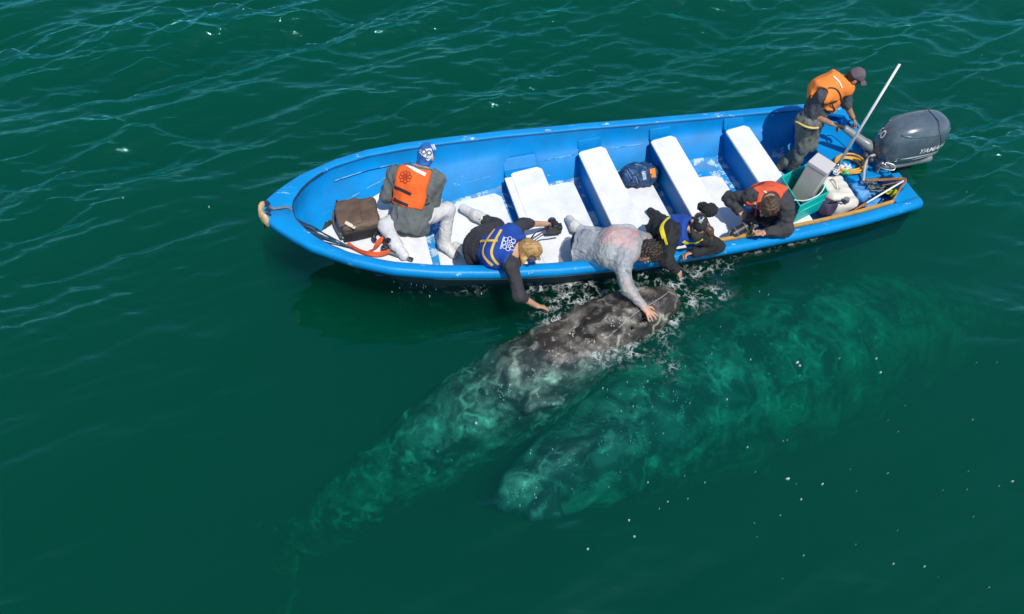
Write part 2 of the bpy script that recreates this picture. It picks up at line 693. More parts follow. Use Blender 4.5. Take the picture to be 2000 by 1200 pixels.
def build_sea():
    def axis(lo, hi, st, far):
        core = np.arange(lo, hi + st * .5, st)
        out, x, h = [], 0.0, st
        while x < far:
            h *= 1.16
            x += h
            out.append(x)
        out = np.array(out)
        return np.concatenate([core[0] - out[::-1], core, core[-1] + out])
    xs = axis(-9.0, 9.0, .034, 130)
    ys = axis(1.6, 13.0, .034, 130)
    X, Y = np.meshgrid(xs, ys, indexing='ij')
    Z, DX, DY = wave_height(X, Y)
    s = S0 - (X * AX[0] + Y * AX[1])
    t = X * PE[0] + Y * PE[1] - OFF
    # how rough the water is: open beyond the boat, slick in its lee
    rough = .25 + .86 * sstep(Y + .34 * np.maximum(-X, .6 * X) + .9 * smooth_noise(X, Y, 5.5, 3), 5.2, 9.0)
    rough = np.clip(rough, 0, 1.05) * np.clip(.80 + .42 * smooth_noise(X, Y, 3.8, 9), .35, 1.25)
    near = 1 - .75 * np.exp(-(np.maximum(np.abs(t) - 1.0, 0) / .9) ** 2) * sstep(s, -1.2, -.2) * (1 - sstep(s, 7.2, 8.2))
    amp = rough * near
    hs = SEA + Z * amp * 1.0
    XX, YY = X + DX * amp, Y + DY * amp
    wlv = np.vectorize(wlw)(np.clip(s, 0, 7))
    inside = (s > .03) & (s < 5.92) & (np.abs(t) < wlv - .025)
    hs = np.where(inside, -.6, hs)
    XX, YY = np.where(inside, X, XX), np.where(inside, Y, YY)
    # rings spreading over the second whale
    def rings(px, py, r0, lam, a):
        c = P(px, py, SEA)
        rr = np.hypot(X - c[0], Y - c[1])
        return a * np.cos(2 * math.pi * rr / lam) * np.exp(-((rr - r0) / (r0 * .55)) ** 2)
    rip = rings(1500, 800, .40, .11, .0035) + rings(1640, 620, .5, .13, .003) + rings(1420, 690, .45, .12, .003) + rings(1250, 600, .55, .16, .005)
    hs = np.where(inside, hs, hs + rip)
    N0, N1 = X.shape
    top = np.stack([XX, YY, hs], -1).reshape(-1, 3)
    idx = np.arange(N0 * N1).reshape(N0, N1)
    q = np.stack([idx[:-1, :-1], idx[1:, :-1], idx[1:, 1:], idx[:-1, 1:]], -1).reshape(-1, 4)
    # sides and bottom close the body of water
    rim = np.concatenate([idx[:, 0], idx[-1, 1:], idx[-2::-1, -1], idx[0, -2:0:-1]])
    nb = len(top)
    bot = top[rim].copy()
    bot[:, 2] = -14.0
    cen = np.array([[0, 5, -14.0]])
    V = np.vstack([top, bot, cen])
    k = np.arange(len(rim))
    k2 = np.roll(k, -1)
    side = np.stack([rim[k2], rim[k], nb + k, nb + k2], 1)
    fan = np.stack([nb + k2, nb + k, np.full(len(k), nb + len(rim)), np.full(len(k), nb + len(rim))], 1)
    me = bpy.data.meshes.new('sea')
    polys = [q, side]
    Q = np.vstack(polys)
    tri = fan[:, :3]
    loops = np.concatenate([Q.ravel(), tri.ravel()]).astype(np.int32)
    starts = np.concatenate([np.arange(len(Q)) * 4, Q.size + np.arange(len(tri)) * 3]).astype(np.int32)
    totals = np.concatenate([np.full(len(Q), 4), np.full(len(tri), 3)]).astype(np.int32)
    me.vertices.add(len(V))
    me.vertices.foreach_set('co', V.astype(np.float32).ravel())
    me.loops.add(len(loops))
    me.loops.foreach_set('vertex_index', loops)
    me.polygons.add(len(starts))
    me.polygons.foreach_set('loop_start', starts)
    me.polygons.foreach_set('loop_total', totals)
    me.update()
    # foam mask and ripple strength
    def pl(pts):
        return [P(a, b, SEA) for a, b in pts]
    foam = np.zeros(X.shape)
    for pts, w, g in FOAM:
        foam = np.maximum(foam, g * np.exp(-(dist_poly(X, Y, pl(pts)) / w) ** 2))
    for nm, arr in (('foam', foam), ('ripple', np.clip(amp * 1.0 + .05, 0, 1))):
        at = me.attributes.new(nm, 'FLOAT', 'POINT')
        at.data.foreach_set('value', np.concatenate([arr.ravel(), np.zeros(len(V) - nb)]).astype(np.float32))
    o = link_mesh('sea', me, sea_material())
    o['kind'] = 'structure'
    o['label'] = 'deep green sea with small wind waves around the boat'
    return o

# threads of foam: (points on the photograph, half width in metres, strength)
FOAM = [
    ([(1040, 556), (1100, 545), (1170, 556), (1215, 572)], .10, 1.1),
    ([(1060, 600), (1110, 580), (1150, 590)], .10, 1.2),
    ([(1075, 632), (1110, 622), (1160, 640), (1210, 650)], .09, 1.4),
    ([(1130, 660), (1180, 690), (1230, 680)], .16, .9),
    ([(1290, 545), (1320, 560), (1345, 590), (1400, 575)], .12, .9),
    ([(1325, 545), (1375, 525), (1420, 515)], .07, 1.0),
    ([(1320, 600), (1310, 640), (1280, 660)], .10, .8),
    ([(1265, 665), (1300, 690), (1310, 720)], .09, .45),
    ([(800, 552), (850, 552), (930, 560)], .07, .7),
    ([(700, 525), (760, 538), (850, 549), (1000, 549), (1180, 538), (1330, 516), (1480, 488), (1600, 462)], .04, .6),
    ([(1330, 540), (1300, 530), (1250, 545)], .08, .9),
]
build_sea()

# ---------------------------------------------------------------- boat
blue_paint = pmat('blue_paint', (.0, .215, .54), spec=.2, rough=.45, var=.14, scale=3, bump=.12, bscale=40, wear=(.45, .62, .72), wear_amt=.045, wear_scale=5.5, wear_stretch=(.5, 1.6, 1.2), dirt=(.01, .16, .36), dirt_amt=.5, dirt_scale=2.6)
blue_rail = pmat('blue_rail_paint', (.001, .235, .56), spec=.25, rough=.4, var=.12, scale=4, bump=.15, bscale=50, wear=(.5, .62, .68), wear_amt=.10, wear_scale=6, wear_stretch=(.6, 1.8, 1), dirt=(.01, .18, .40), dirt_amt=.4, dirt_scale=3)
blue_floor = pmat('worn_blue_floor', (.003, .22, .54), spec=.2, rough=.5, var=.2, scale=4, bump=.1, bscale=40, wear=(.42, .56, .62), wear_amt=.2, wear_scale=7, dirt=(.25, .28, .30), dirt_amt=.5, dirt_scale=5)
white_paint = pmat('white_paint', (.77, .77, .765), rough=.5, var=.02, scale=3, bump=.05, bscale=50, dirt=(.50, .50, .48), dirt_amt=.5, dirt_scale=4)
white_hull = pmat('white_gelcoat', (.62, .66, .64), rough=.4, var=.12, scale=5, dirt=(.25, .3, .27), dirt_amt=.6, dirt_scale=6)
bare_wood = pmat('bare_fibreglass', (.55, .36, .17), rough=.7, var=.3, scale=25, bump=.3, bscale=80, wear=(.7, .62, .5), wear_amt=.16, wear_scale=30)

boat = thing('fishing_boat', 'long open blue fishing skiff with white bench seats and outboard at its stern', 'boat', W(3.5, 0, SEA))

SS = np.concatenate([np.linspace(0, 5.2, 40), np.linspace(5.28, 6.5, 22), np.linspace(6.52, 6.7, 10), np.linspace(6.715, 6.995, 16)])
def loft(name, rows, mat, flip=False, close=False):
    rows = [np.asarray(r, float) for r in rows]
    m = len(rows[0])
    V = np.vstack(rows)
    Fc = []
    for i in range(len(rows) - 1):
        for k in range(m if close else m - 1):
            k2 = (k + 1) % m
            f = (i * m + k, i * m + k2, (i + 1) * m + k2, (i + 1) * m + k)
            Fc.append(f[::-1] if flip else f)
    return obj(name, V, Fc, mat, boat)

def out_rows():
    rows = []
    for s in SS:
        b, h = bw(s), bh(s)
        w0 = wlw(s)
        x = kk(s, 5.4, 7.0)
        pts = []
        kz = SEA - .56 + 1.25 * kk(s, 5.6, 6.9) ** 1.15
        if s < 6.73:
            kz = min(kz, flz(s) - .09)          # keel line rises to the stem
        kz = min(kz, h - .12)
        wz = max(SEA - .04, kz + .03)
        prof = [(b - .012, h - .085), (b - .05 - .10 * x, h - .16), (w0 + (b - w0) * .55, h - (h - wz) * .5), (max(w0, .004), wz), (max(w0, .004) * .93, max(kz + .02, wz - .46)), (0, kz)]
        full = [(t, z) for t, z in prof] + [(-t, z) for t, z in prof[-2::-1]]
        rows.append([W(s + (0 if s < 6.9 else 0), t, z) for t, z in full])
    return rows
hull_rows = out_rows()
V = np.vstack(hull_rows)
m = len(hull_rows[0])
Fc = []
for i in range(len(hull_rows) - 1):
    for k in range(m - 1):
        Fc.append((i * m + k, i * m + k + 1, (i + 1) * m + k + 1, (i + 1) * m + k))
hull_o = obj('hull', V, Fc, white_hull, boat)
hull_o.data.materials.append(pmat('bottom_paint_and_shade', (.012, .03, .035), rough=.7, var=.3, scale=5))  # bottom paint; its band above the waterline is painted shade, like shadowed water
for i, pl in enumerate(hull_o.data.polygons):
    if 1 <= i % (m - 1) <= m - 3:
        pl.material_index = 1

# rail: a rounded lip all round, with a small foredeck
def rail_rows(sign):
    rows = []
    for s in SS[SS <= 6.99]:
        b, h = bw(s), bh(s)
        ib = min(inner_b(s), b - .03)
        if s > INNER_END - .02:
            ib = 0.0
        rows.append([W(s, sign * t, z) for t, z in [(b - .012, h - .10), (b + .006, h - .09), (b + .008, h - .035), (b - .012, h - .004), (b - .03, h), ((b + ib) / 2, h + .004), (ib + .01, h), (ib, h - .012), (ib, h - .035)]])
    return rows
mb = MB()
for sg in (1, -1):
    rr = rail_rows(sg)
    m = len(rr[0])
    V = np.vstack(rr)
    Fc = [(i * m + k, i * m + k + 1, (i + 1) * m + k + 1, (i + 1) * m + k) for i in range(len(rr) - 1) for k in range(m - 1)]
    if sg > 0:
        Fc = [f[::-1] for f in Fc]
    Fc.append(tuple(range(m)))
    mb.add(V, Fc)
mb.build('rail', blue_rail, boat, smooth=True, weld=True)

# worn stem cap
stp = [W(LEN - d, sg * (float(np.interp(d * 1.0, _d, _b)) - .010), bh(LEN - d) - .040) for sg, d in ((1, .040), (1, .028), (1, .012), (-1, .012), (-1, .028), (-1, .045), (-1, .06))]
stp = spline(stp, 22)
sc_prims = [sub_cap(a, b, .018, .018, np.array([0, 0, 1.0]), 2.2) for a, b in zip(stp[:-1], stp[1:])]
sdf_obj('stem_cap', sc_prims, bare_wood, boat, h=.010, k=.03, bumpf=wobble(3, .0015, .05))

# inner skin
def in_rows():
    rows = []
    for s in np.concatenate([[0.03], SS[(SS > .05) & (SS < INNER_END)], [INNER_END + .01]]):
        ib, h = inner_b(s), bh(s)
        fw, fz = min(flw(s), ib * .96), flz(s)
        lz = fz + (h - fz) * .56
        lt = fw + (ib - fw) * .66
        prof = [(ib, h - .03), (ib - .006, h - .10), (lt + .035, lz + .012), (lt, lz), (fw + .02, fz + .05), (fw - .03, fz), (fw * .5, fz), (0, fz)]
        full = prof + [(-t, z) for t, z in prof[-2::-1]]
        rows.append([W(s, t, z) for t, z in full])
    return rows
ir = in_rows()
m = len(ir[0])
V = np.vstack(ir)
Fc = [(i * m + k, (i + 1) * m + k, (i + 1) * m + k + 1, i * m + k + 1) for i in range(len(ir) - 1) for k in range(m - 1)]
Fc.append(tuple((len(ir) - 1) * m + k for k in range(m)))
o_in = obj('inner_skin', V, Fc, blue_paint, boat)
o_in.data.materials.append(blue_floor)
for i, pl in enumerate(o_in.data.polygons):
    k = i % (m - 1)
    if i < (len(ir) - 1) * (m - 1) and 4 <= k <= m - 6:
        pl.material_index = 1

# four thwarts: blue bulkhead box, white top, each a part of the boat
def bench(s_fore, s_aft, top, extra=False):
    t1 = min(wall_t(s_fore, top - .02), wall_t(s_aft, top - .02)) + .01
    t0 = min(wall_t(q, flz(q) + .01) for q in (s_fore, s_aft)) + .008
    mb = MB()
    f, a = s_fore - .015, s_aft + .02
    mb.hexa([W(a, -t0, FLOOR - .01), W(f, -t0, FLOOR - .01), W(f, t0, FLOOR - .01), W(a, t0, FLOOR - .01), W(a, -t1, top - .028), W(f, -t1, top - .028), W(f, t1, top - .028), W(a, t1, top - .028)])
    b = mb.build('bench', blue_paint, boat, bevel=.008)
    mb = MB()
    if extra:
        mb.hexa([W(s_fore - .075, -t1 + .09, top - .03), W(s_fore + .012, -t1 + .09, top - .03), W(s_fore + .012, t1 - .16, top - .03), W(s_fore - .075, t1 - .16, top - .03),
                 W(s_fore - .075, -t1 + .09, top - .004), W(s_fore + .012, -t1 + .09, top - .004), W(s_fore + .012, t1 - .16, top - .004), W(s_fore - .075, t1 - .16, top - .004)])
        mb.build('seat_edge', white_paint, b, bevel=.006)
        mb = MB()
        s_fore = s_fore - .083
    e = .05
    ring = [W(s_aft, -t1 + .06, 0), W(s_fore + .012, -t1 + .06, 0), W(s_fore + .012, t1 - .10 - e * .5, 0), W(s_fore - .03, t1 - .10, 0), W(s_aft + .05, t1 - .07, 0), W(s_aft, t1 - .12, 0)]
    n = len(ring)
    lo = [q + np.array([0, 0, top - .03]) for q in ring]
    hi = [q + np.array([0, 0, top + .004]) for q in ring]
    mb.add(lo + hi, [tuple(range(n - 1, -1, -1)), tuple(range(n, 2 * n))] + [(i, (i + 1) % n, n + (i + 1) % n, n + i) for i in range(n)])
    mb.build('seat_top', white_paint, b, bevel=.008)
    # moulded knee where the thwart meets the far side
    for sg in (1, -1):
        mb = MB()
        tw = wall_t(s_fore, top + .08)
        mb.hexa([W(s_aft + .02, sg * (t1 - .03), top - .03), W(f, sg * (t1 - .03), top - .03), W(f, sg * (tw + .03), top - .03), W(s_aft + .02, sg * (tw + .03), top - .03),
                 W(s_aft + .03, sg * (tw - .005), top + .075), W(f, sg * (tw - .005), top + .075), W(f, sg * (tw + .04), top + .075), W(s_aft + .03, sg * (tw + .04), top + .075)])
        mb.build('bench_knee', blue_paint, b, bevel=.01)

bench(4.36, 3.91, .50, True)
bench(3.41, 3.08, .50)
bench(2.51, 2.20, .50)
bench(1.56, 1.26, .50)

def panel(name, ring, z, th, mat, bevel=.008, clamp=True):
    mb = MB()
    n = len(ring)
    if clamp:
        ring = [(s, math.copysign(min(abs(t), wall_t(s, z) - .015), t)) for s, t in ring]
    lo = [W(s, t, z - th) for s, t in ring]
    hi = [W(s, t, z) for s, t in ring]
    mb.add(lo + hi, [tuple(range(n)), tuple(range(2 * n - 1, n - 1, -1))] + [((i + 1) % n, i, n + i, n + (i + 1) % n) for i in range(n)])
    return mb.build(name, mat, boat, bevel=bevel)

FP = FLOOR + .028
panel('floor_panel', [(3.93, -.80), (3.93, .84), (3.56, .83), (3.49, .77), (3.47, -.80)], FP, .03, white_paint)
panel('floor_panel', [(3.10, -.80), (3.10, .64), (2.62, .64), (2.58, .56), (2.56, -.80)], FP, .03, white_paint)
panel('floor_panel', [(2.22, -.78), (2.22, .50), (1.80, .47), (1.72, .40), (1.68, -.78)], FP, .03, white_paint)
panel('floor_panel', [(5.34, -.70), (5.30, .15), (4.99, .60), (4.86, .66), (4.50, .66), (4.43, .58), (4.40, -.84), (5.1, -.84)], .31, .03, white_paint)
# bow platform
PLZ = .70
pts = []
for s in np.linspace(5.47, 6.52, 10):
    pts.append((s, min(wall_t(s, PLZ), .80) - .01))
ring = [(s, t) for s, t in pts] + [(6.6, 0)] + [(s, -t) for s, t in pts[::-1]]
ring = [(s if abs(s - 5.47) > .01 else 5.44, t) for s, t in ring]
panel('bow_platform', ring, PLZ, .035, white_paint)
mb = MB()
ta, tb_ = wall_t(5.5, flz(5.5) + .02), wall_t(5.5, PLZ - .03)
mb.hexa([W(5.50, -ta, FLOOR), W(5.53, -ta, FLOOR), W(5.53, ta, FLOOR), W(5.50, ta, FLOOR), W(5.50, -tb_, PLZ - .034), W(5.53, -tb_, PLZ - .034), W(5.53, tb_, PLZ - .034), W(5.50, tb_, PLZ - .034)])
mb.build('bow_bulkhead', blue_paint, boat)
# stern: transom with a motor cut-out, a deck in front of it
mb = MB()
def tr(ring, s_lo, s_hi):
    n = len(ring)
    mb.add([W(s_lo, t, z) for t, z in ring] + [W(s_hi, t, z) for t, z in ring], [tuple(range(n)), tuple(range(2 * n - 1, n - 1, -1))] + [((i + 1) % n, i, n + i, n + (i + 1) % n) for i in range(n)])
B0 = bw(0) - .05
tr([(-B0, bh(0) - .01), (-.42, bh(0) - .01), (-.36, .47), (.36, .47), (.42, bh(0) - .01), (B0, bh(0) - .01), (B0 - .2, .15), (0, -.06), (-B0 + .2, .15)], -.012, .09)
mb.build('transom', blue_rail, boat, bevel=.012)
DZ = .43
ring = [(.08, -.30), (.08, .80), (.30, .83), (.62, .83), (.66, .40), (.56, -.05), (.42, -.30)]
panel('stern_deck', ring, DZ, .30, blue_paint, bevel=.015)
panel('stern_deck', [(.0, -.86), (.0, -.62), (.30, -.80), (.28, -.89)], bh(.1) - .005, .05, blue_rail, bevel=.01, clamp=False)
panel('stern_deck', [(.0, .86), (.28, .89), (.30, .80), (.0, .62)], bh(.1) - .005, .05, blue_rail, bevel=.01, clamp=False)
for sg in (1, -1):
    mb = MB()
    mb.tube(spline([W(q, sg * (inner_b(q) - .002), bh(q) - .020) for q in np.linspace(.15, 6.5, 30)], 90), .0065, 6)
    mb.build('rail_seam', pmat('seam_shadow_blue', (.002, .05, .17), rough=.6, var=.2), boat, smooth=True)
# scuffed ledge lines along the far wall of the bow
pale_blue = pmat('scuffed_pale_blue', (.16, .42, .66), rough=.6, var=.35, scale=20, wear=(.002, .22, .52), wear_amt=.22, wear_scale=6)
for z0, z1, sa, sb_ in ((.86, .98, 5.55, 6.25), (.76, .80, 5.50, 6.45), (.46, .47, 4.5, 5.3), (.42, .43, 2.6, 3.0), (.43, .44, 3.45, 3.85)):
    ss_ = np.linspace(sa, sb_, 14)
    MB().tube([W(q, wall_t(q, z0 + (z1 - z0) * i / 13) - .001, z0 + (z1 - z0) * i / 13) for i, q in enumerate(ss_)], .006, 5).build('ledge_scuff', pale_blue, boat, smooth=True)
# tan strip along the inside of the near rail
mb = MB()
st = [(s, -(inner_b(s) - .012), bh(s) + .012) for s in np.linspace(.33, 2.62, 24)]
mb.ribbon([W(*q) for q in st], [PE * .017] * len(st), [0, 0, .03])
mb.build('rub_strip', pmat('varnished_wood', (.50, .27, .06), rough=.55, var=.25, scale=14, stretch=(1, 6, 1), bump=.2), boat, bevel=.004)
# ---- the water stands SEA high; whale heights were taken with it at .22
def PW(x, y, z):
    return P(x, y, z + SEA - .24)
# ---------------------------------------------------------------- whales
def whale_material(name, base, pale, amt, caustic_net):
    """Grey whale hide: dark ground, cloudy pale mottling, lice patches, and a pale net of painted caustic light."""
    m = bpy.data.materials.new(name)
    m.use_nodes = True
    n, l = nodes_of(m)
    b = n['Principled BSDF']
    b.inputs['Roughness'].default_value = .34
    b.inputs['Specular IOR Level'].default_value = .4
    tc = n.new('ShaderNodeTexCoord')
    def noise(sc, det, rg=.6, dist=0.0):
        t = n.new('ShaderNodeTexNoise')
        t.inputs['Scale'].default_value = sc
        t.inputs['Detail'].default_value = det
        t.inputs['Roughness'].default_value = rg
        t.inputs['Distortion'].default_value = dist
        l.new(tc.outputs['Object'], t.inputs['Vector'])
        return t
    def mr(x, a, b_, c=0.0, d=1.0):
        r = n.new('ShaderNodeMapRange')
        for k, v in zip(('From Min', 'From Max', 'To Min', 'To Max'), (a, b_, c, d)):
            r.inputs[k].default_value = v
        l.new(x, r.inputs['Value'])
        return r.outputs[0]
    def mth(op, x, y):
        r = n.new('ShaderNodeMath')
        r.operation = op
        r.use_clamp = True
        for i, v in enumerate((x, y)):
            if isinstance(v, float):
                r.inputs[i].default_value = v
            else:
                l.new(v, r.inputs[i])
        return r.outputs[0]
    cl = mr(noise(2.1, 10, .69, .5).outputs['Fac'], .46, .66, 0, amt)
    sp = mr(noise(14, 6, .7).outputs['Fac'], .60, .68, 0, .55)
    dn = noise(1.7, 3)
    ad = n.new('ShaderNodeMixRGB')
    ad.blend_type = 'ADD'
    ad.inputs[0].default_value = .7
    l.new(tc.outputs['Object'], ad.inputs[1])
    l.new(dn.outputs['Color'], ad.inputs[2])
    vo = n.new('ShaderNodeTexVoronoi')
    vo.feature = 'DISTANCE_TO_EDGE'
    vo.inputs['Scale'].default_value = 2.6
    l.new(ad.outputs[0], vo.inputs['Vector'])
    ve = mth('MULTIPLY', mr(vo.outputs['Distance'], .095, .0, 0, caustic_net), mr(noise(3.6, 5).outputs['Fac'], .45, .62))  # caustic light on the whale, painted into the hide colour as pale threads
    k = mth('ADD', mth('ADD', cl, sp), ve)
    x = n.new('ShaderNodeMix')
    x.data_type = 'RGBA'
    x.inputs[6].default_value = (*base, 1)
    x.inputs[7].default_value = (*pale, 1)
    l.new(k, x.inputs['Factor'])
    l.new(x.outputs[2], b.inputs['Base Color'])
    bp = n.new('ShaderNodeBump')
    bp.inputs['Strength'].default_value = .35
    bp.inputs['Distance'].default_value = .02
    l.new(noise(48, 6, .7).outputs['Fac'], bp.inputs['Height'])
    l.new(bp.outputs[0], b.inputs['Normal'])
    return m

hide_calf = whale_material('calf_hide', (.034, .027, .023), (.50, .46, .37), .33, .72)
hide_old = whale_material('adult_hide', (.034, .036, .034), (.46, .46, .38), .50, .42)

def chain(pts, lat=None, fl=1.0):
    """pts: (px, py, z, radius) along an axis."""
    out = []
    for a, b in zip(pts[:-1], pts[1:]):
        out.append(sub_cap(PW(*a[:3]), PW(*b[:3]), a[3], b[3], lat, fl))
    return out

def flipper(name, root, tip, wid, mat, parent, bend=.1):
    """Paddle: a flat, tapered blade from root to tip."""
    a, b = PW(*root), PW(*tip)
    d = b - a
    mid = a + d * .45 + np.array([0, 0, bend])
    nrm = np.array([0, 0, 1.0])
    lat = unit(np.cross(unit(d), nrm))
    prims = [sub_cap(a, mid, wid * .22, wid * .24, lat, 2.6), sub_cap(mid, b, wid * .24, wid * .06, lat, 2.6)]
    return sdf_obj(name, prims, mat, parent, h=.02, k=.08)

calf = thing('grey_whale', 'smaller grey whale lifting its wet mottled head beside the boat under a hand', 'whale', P(1200, 650, SEA))
axis = [(1296, 592, .30, .155), (1262, 606, .27, .215), (1215, 628, .20, .27), (1160, 660, .05, .33), (1090, 708, -.14, .41), (1020, 755, -.30, .46), (940, 805, -.52, .46), (850, 868, -.74, .42), (760, 928, -.98, .34), (680, 990, -1.25, .31), (610, 1045, -1.72, .28), (560, 1085, -2.2, .22)]
f = Field(chain(axis), .02, .25)
f.union(chain(axis), .12)
hd = unit(PW(1296, 592, .3) - PW(1160, 660, .12))
lat = unit(np.cross(hd, [0, 0, 1.0]))
# brow ridge, blowhole mounds and a mouth line along the near flank of the snout
f.union([sub_cap(PW(1200, 622, .46), PW(1150, 640, .42), .03, .05), sub_cap(PW(1288, 584, .40), PW(1205, 628, .42), .05, .05)], .12)
ml = spline([PW(1304, 590, .22), PW(1284, 608, .36), PW(1262, 618, .40), PW(1235, 640, .34), PW(1200, 662, .26), PW(1178, 680, .22)], 12)
f.cut([sub_cap(a, b, .016, .016) for a, b in zip(ml[:-1], ml[1:])], .03)
bl = [PW(1168, 634, .47), PW(1148, 646, .44)]
f.cut([sub_cap(bl[0], bl[1], .012, .012)], .03)
f.bump(wobble(4, .010, .18))
f.bump(wobble(5, .005, .07))
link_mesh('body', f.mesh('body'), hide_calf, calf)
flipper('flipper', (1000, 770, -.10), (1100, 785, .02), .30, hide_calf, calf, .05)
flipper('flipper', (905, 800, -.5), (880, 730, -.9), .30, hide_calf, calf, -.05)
tb = PW(575, 1075, -1.67)
td = unit(PW(560, 1085, -1.7) - PW(680, 990, -1.25))
tl = unit(np.cross(td, [0, 0, 1.0]))
fk = []
for sg in (1, -1):
    fk += [sub_cap(tb, tb + td * .22 + tl * sg * .40, .05, .035, td, 3.2), sub_cap(tb + td * .22 + tl * sg * .40, tb + td * .46 + tl * sg * .72, .035, .012, td, 2.5)]
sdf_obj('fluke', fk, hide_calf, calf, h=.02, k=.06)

mum = thing('grey_whale', 'larger pale grey whale lying just under the surface beside the smaller one', 'whale', P(1400, 790, SEA - .8))
axis2 = [(985, 975, -.36, .12), (1030, 955, -.44, .23), (1090, 925, -.58, .36), (1170, 882, -.78, .52), (1260, 838, -1.02, .68), (1370, 785, -1.32, .86), (1480, 738, -1.55, .98), (1590, 700, -1.72, .98), (1700, 665, -1.85, .86), (1800, 640, -2.0, .66), (1880, 620, -2.15, .42), (1940, 600, -2.3, .2)]
f = Field(chain(axis2), .03, .25)
f.union(chain(axis2), .15)
f.union([sub_cap(PW(1010, 950, -.24), PW(1110, 890, -.20), .05, .07), sub_cap(PW(1120, 880, -.18), PW(1160, 860, -.20), .06, .05)], .15)
ml = spline([PW(972, 975, -.30), PW(1000, 985, -.23), PW(1050, 972, -.22), PW(1110, 960, -.28)], 10)
f.cut([sub_cap(a, b, .011, .011) for a, b in zip(ml[:-1], ml[1:])], .04)
f.bump(wobble(6, .014, .3))
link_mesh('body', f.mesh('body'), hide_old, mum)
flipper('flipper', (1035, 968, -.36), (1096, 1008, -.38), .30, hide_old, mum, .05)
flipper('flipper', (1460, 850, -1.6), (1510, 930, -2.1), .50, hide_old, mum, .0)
tb = PW(1930, 603, -2.3)
td = unit(PW(1940, 600, -2.3) - PW(1800, 640, -2.0))
tl = unit(np.cross(td, [0, 0, 1.0]))
fk = []
for sg in (1, -1):
    fk += [sub_cap(tb, tb + td * .25 + tl * sg * .5, .07, .05, td, 3.4), sub_cap(tb + td * .25 + tl * sg * .5, tb + td * .55 + tl * sg * .95, .05, .015, td, 2.5)]
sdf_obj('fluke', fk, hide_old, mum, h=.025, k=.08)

# barnacle crusts on both whales
barn_m = pmat('barnacle_crust', (.36, .34, .28), rough=.8, var=.3, scale=40, bump=.6, bscale=120)
def lip_line():
    body = [c for c in calf.children if c.name.startswith('body')][0]
    r0 = root_of(calf)
    bv = BVHTree.FromPolygons([tuple(v.co + r0) for v in body.data.vertices], [tuple(p.vertices) for p in body.data.polygons])
    for path, rad in (([(1184, 662), (1211, 638), (1230, 621), (1250, 606), (1274, 592), (1296, 578), (1308, 568)], .0055),):
        q = []
        for px, py in spline([(a, b, 0) for a, b in path], 26)[:, :2]:
            d = Vector((P(px, py, .5) - np.array([0, 0, CAM_H])).tolist()).normalized()
            h = bv.ray_cast(Vector((0, 0, CAM_H)), d)
            if h[0] is not None:
                q.append(np.array(h[0]))
        if len(q) > 4:
            MB().tube(q, rad, 6).build('lip_crease', lip_pale, calf, smooth=True)
lip_pale = pmat('pale_lip', (.22, .22, .23), rough=.4, var=.35, scale=30)
lip_line()
def barnacles(parent, spots, zg, seed):
    r = random.Random(seed)
    body = [c for c in parent.children if c.name.startswith('body')][0]
    me = body.data
    r0 = root_of(parent)
    bv = BVHTree.FromPolygons([tuple(v.co + r0) for v in me.vertices], [tuple(p.vertices) for p in me.polygons])
    mb = MB()
    for (cx, cy, sx, sy, n) in spots:
        for _ in range(n):
            px, py = cx + r.gauss(0, sx), cy + r.gauss(0, sy)
            o = Vector((0, 0, CAM_H))
            d = Vector((P(px, py, zg) - np.array([0, 0, CAM_H])).tolist()).normalized()
            h = bv.ray_cast(o, d)
            if h[0] is None:
                continue
            c, nn = np.array(h[0]), np.array(h[1])
            a = unit(np.cross(nn, [1, 0, .3]))
            b = np.cross(nn, a)
            q = r.uniform(.005, .013)
            ring = [c + (a * math.cos(t) + b * math.sin(t)) * q * r.uniform(.8, 1.2) - nn * .004 for t in np.linspace(0, 5.24, 6)]
            top = [c + (p - c) * .45 + nn * q * .8 for p in ring]
            mb.add(ring + top, [(i, (i + 1) % 6, 6 + (i + 1) % 6, 6 + i) for i in range(6)] + [tuple(range(6, 12))])
    o = mb.build('barnacles', barn_m, parent)
    o['kind'] = 'stuff'
barnacles(calf, [(1196, 628, 5, 4, 14), (1216, 622, 4, 3, 9), (1278, 584, 4, 4, 8), (1150, 668, 7, 5, 16), (1088, 690, 8, 6, 18), (1050, 735, 9, 6, 16), (985, 770, 10, 8, 20), (1120, 650, 5, 4, 10)], .4, 5)
barnacles(mum, [(1005, 968, 8, 7, 26), (1040, 940, 7, 6, 14), (1110, 900, 10, 8, 22), (1180, 868, 10, 8, 18), (1250, 860, 14, 9, 20), (1330, 800, 14, 12, 16)], 0, 6)
# ---------------------------------------------------------------- things aboard
black_plastic = pmat('black_plastic', (.018, .018, .02), rough=.4, var=.3, scale=20, bump=.2, bscale=120)
black_rubber = pmat('black_rubber', (.02, .02, .022), rough=.7, var=.3, scale=20)
black_strap_m = pmat('black_webbing', (.015, .015, .017), rough=.8, var=.3, scale=40, bump=.4, bscale=300)
steel = pmat('dull_steel', (.45, .46, .47), rough=.35, var=.15, scale=12, metallic=1.0)
motor_grey = pmat('motor_grey', (.070, .098, .125), rough=.25, var=.10, scale=3, coat=.4, dirt=(.22, .24, .25), dirt_amt=.3, dirt_scale=7, wear=(.35, .37, .38), wear_amt=.015, wear_scale=9)
motor_dark = pmat('motor_dark', (.035, .045, .055), rough=.4, var=.2, scale=6)
motor_pan = pmat('motor_pan', (.20, .22, .23), rough=.35, var=.2, scale=6, dirt=(.05, .05, .05), dirt_amt=.6)
decal_white = pmat('decal_white', (.78, .78, .76), rough=.5, var=.05)
teal_plastic = pmat('teal_plastic', (.0, .42, .36), rough=.45, var=.10, scale=4, bump=.1, dirt=(.02, .25, .22), dirt_amt=.4)
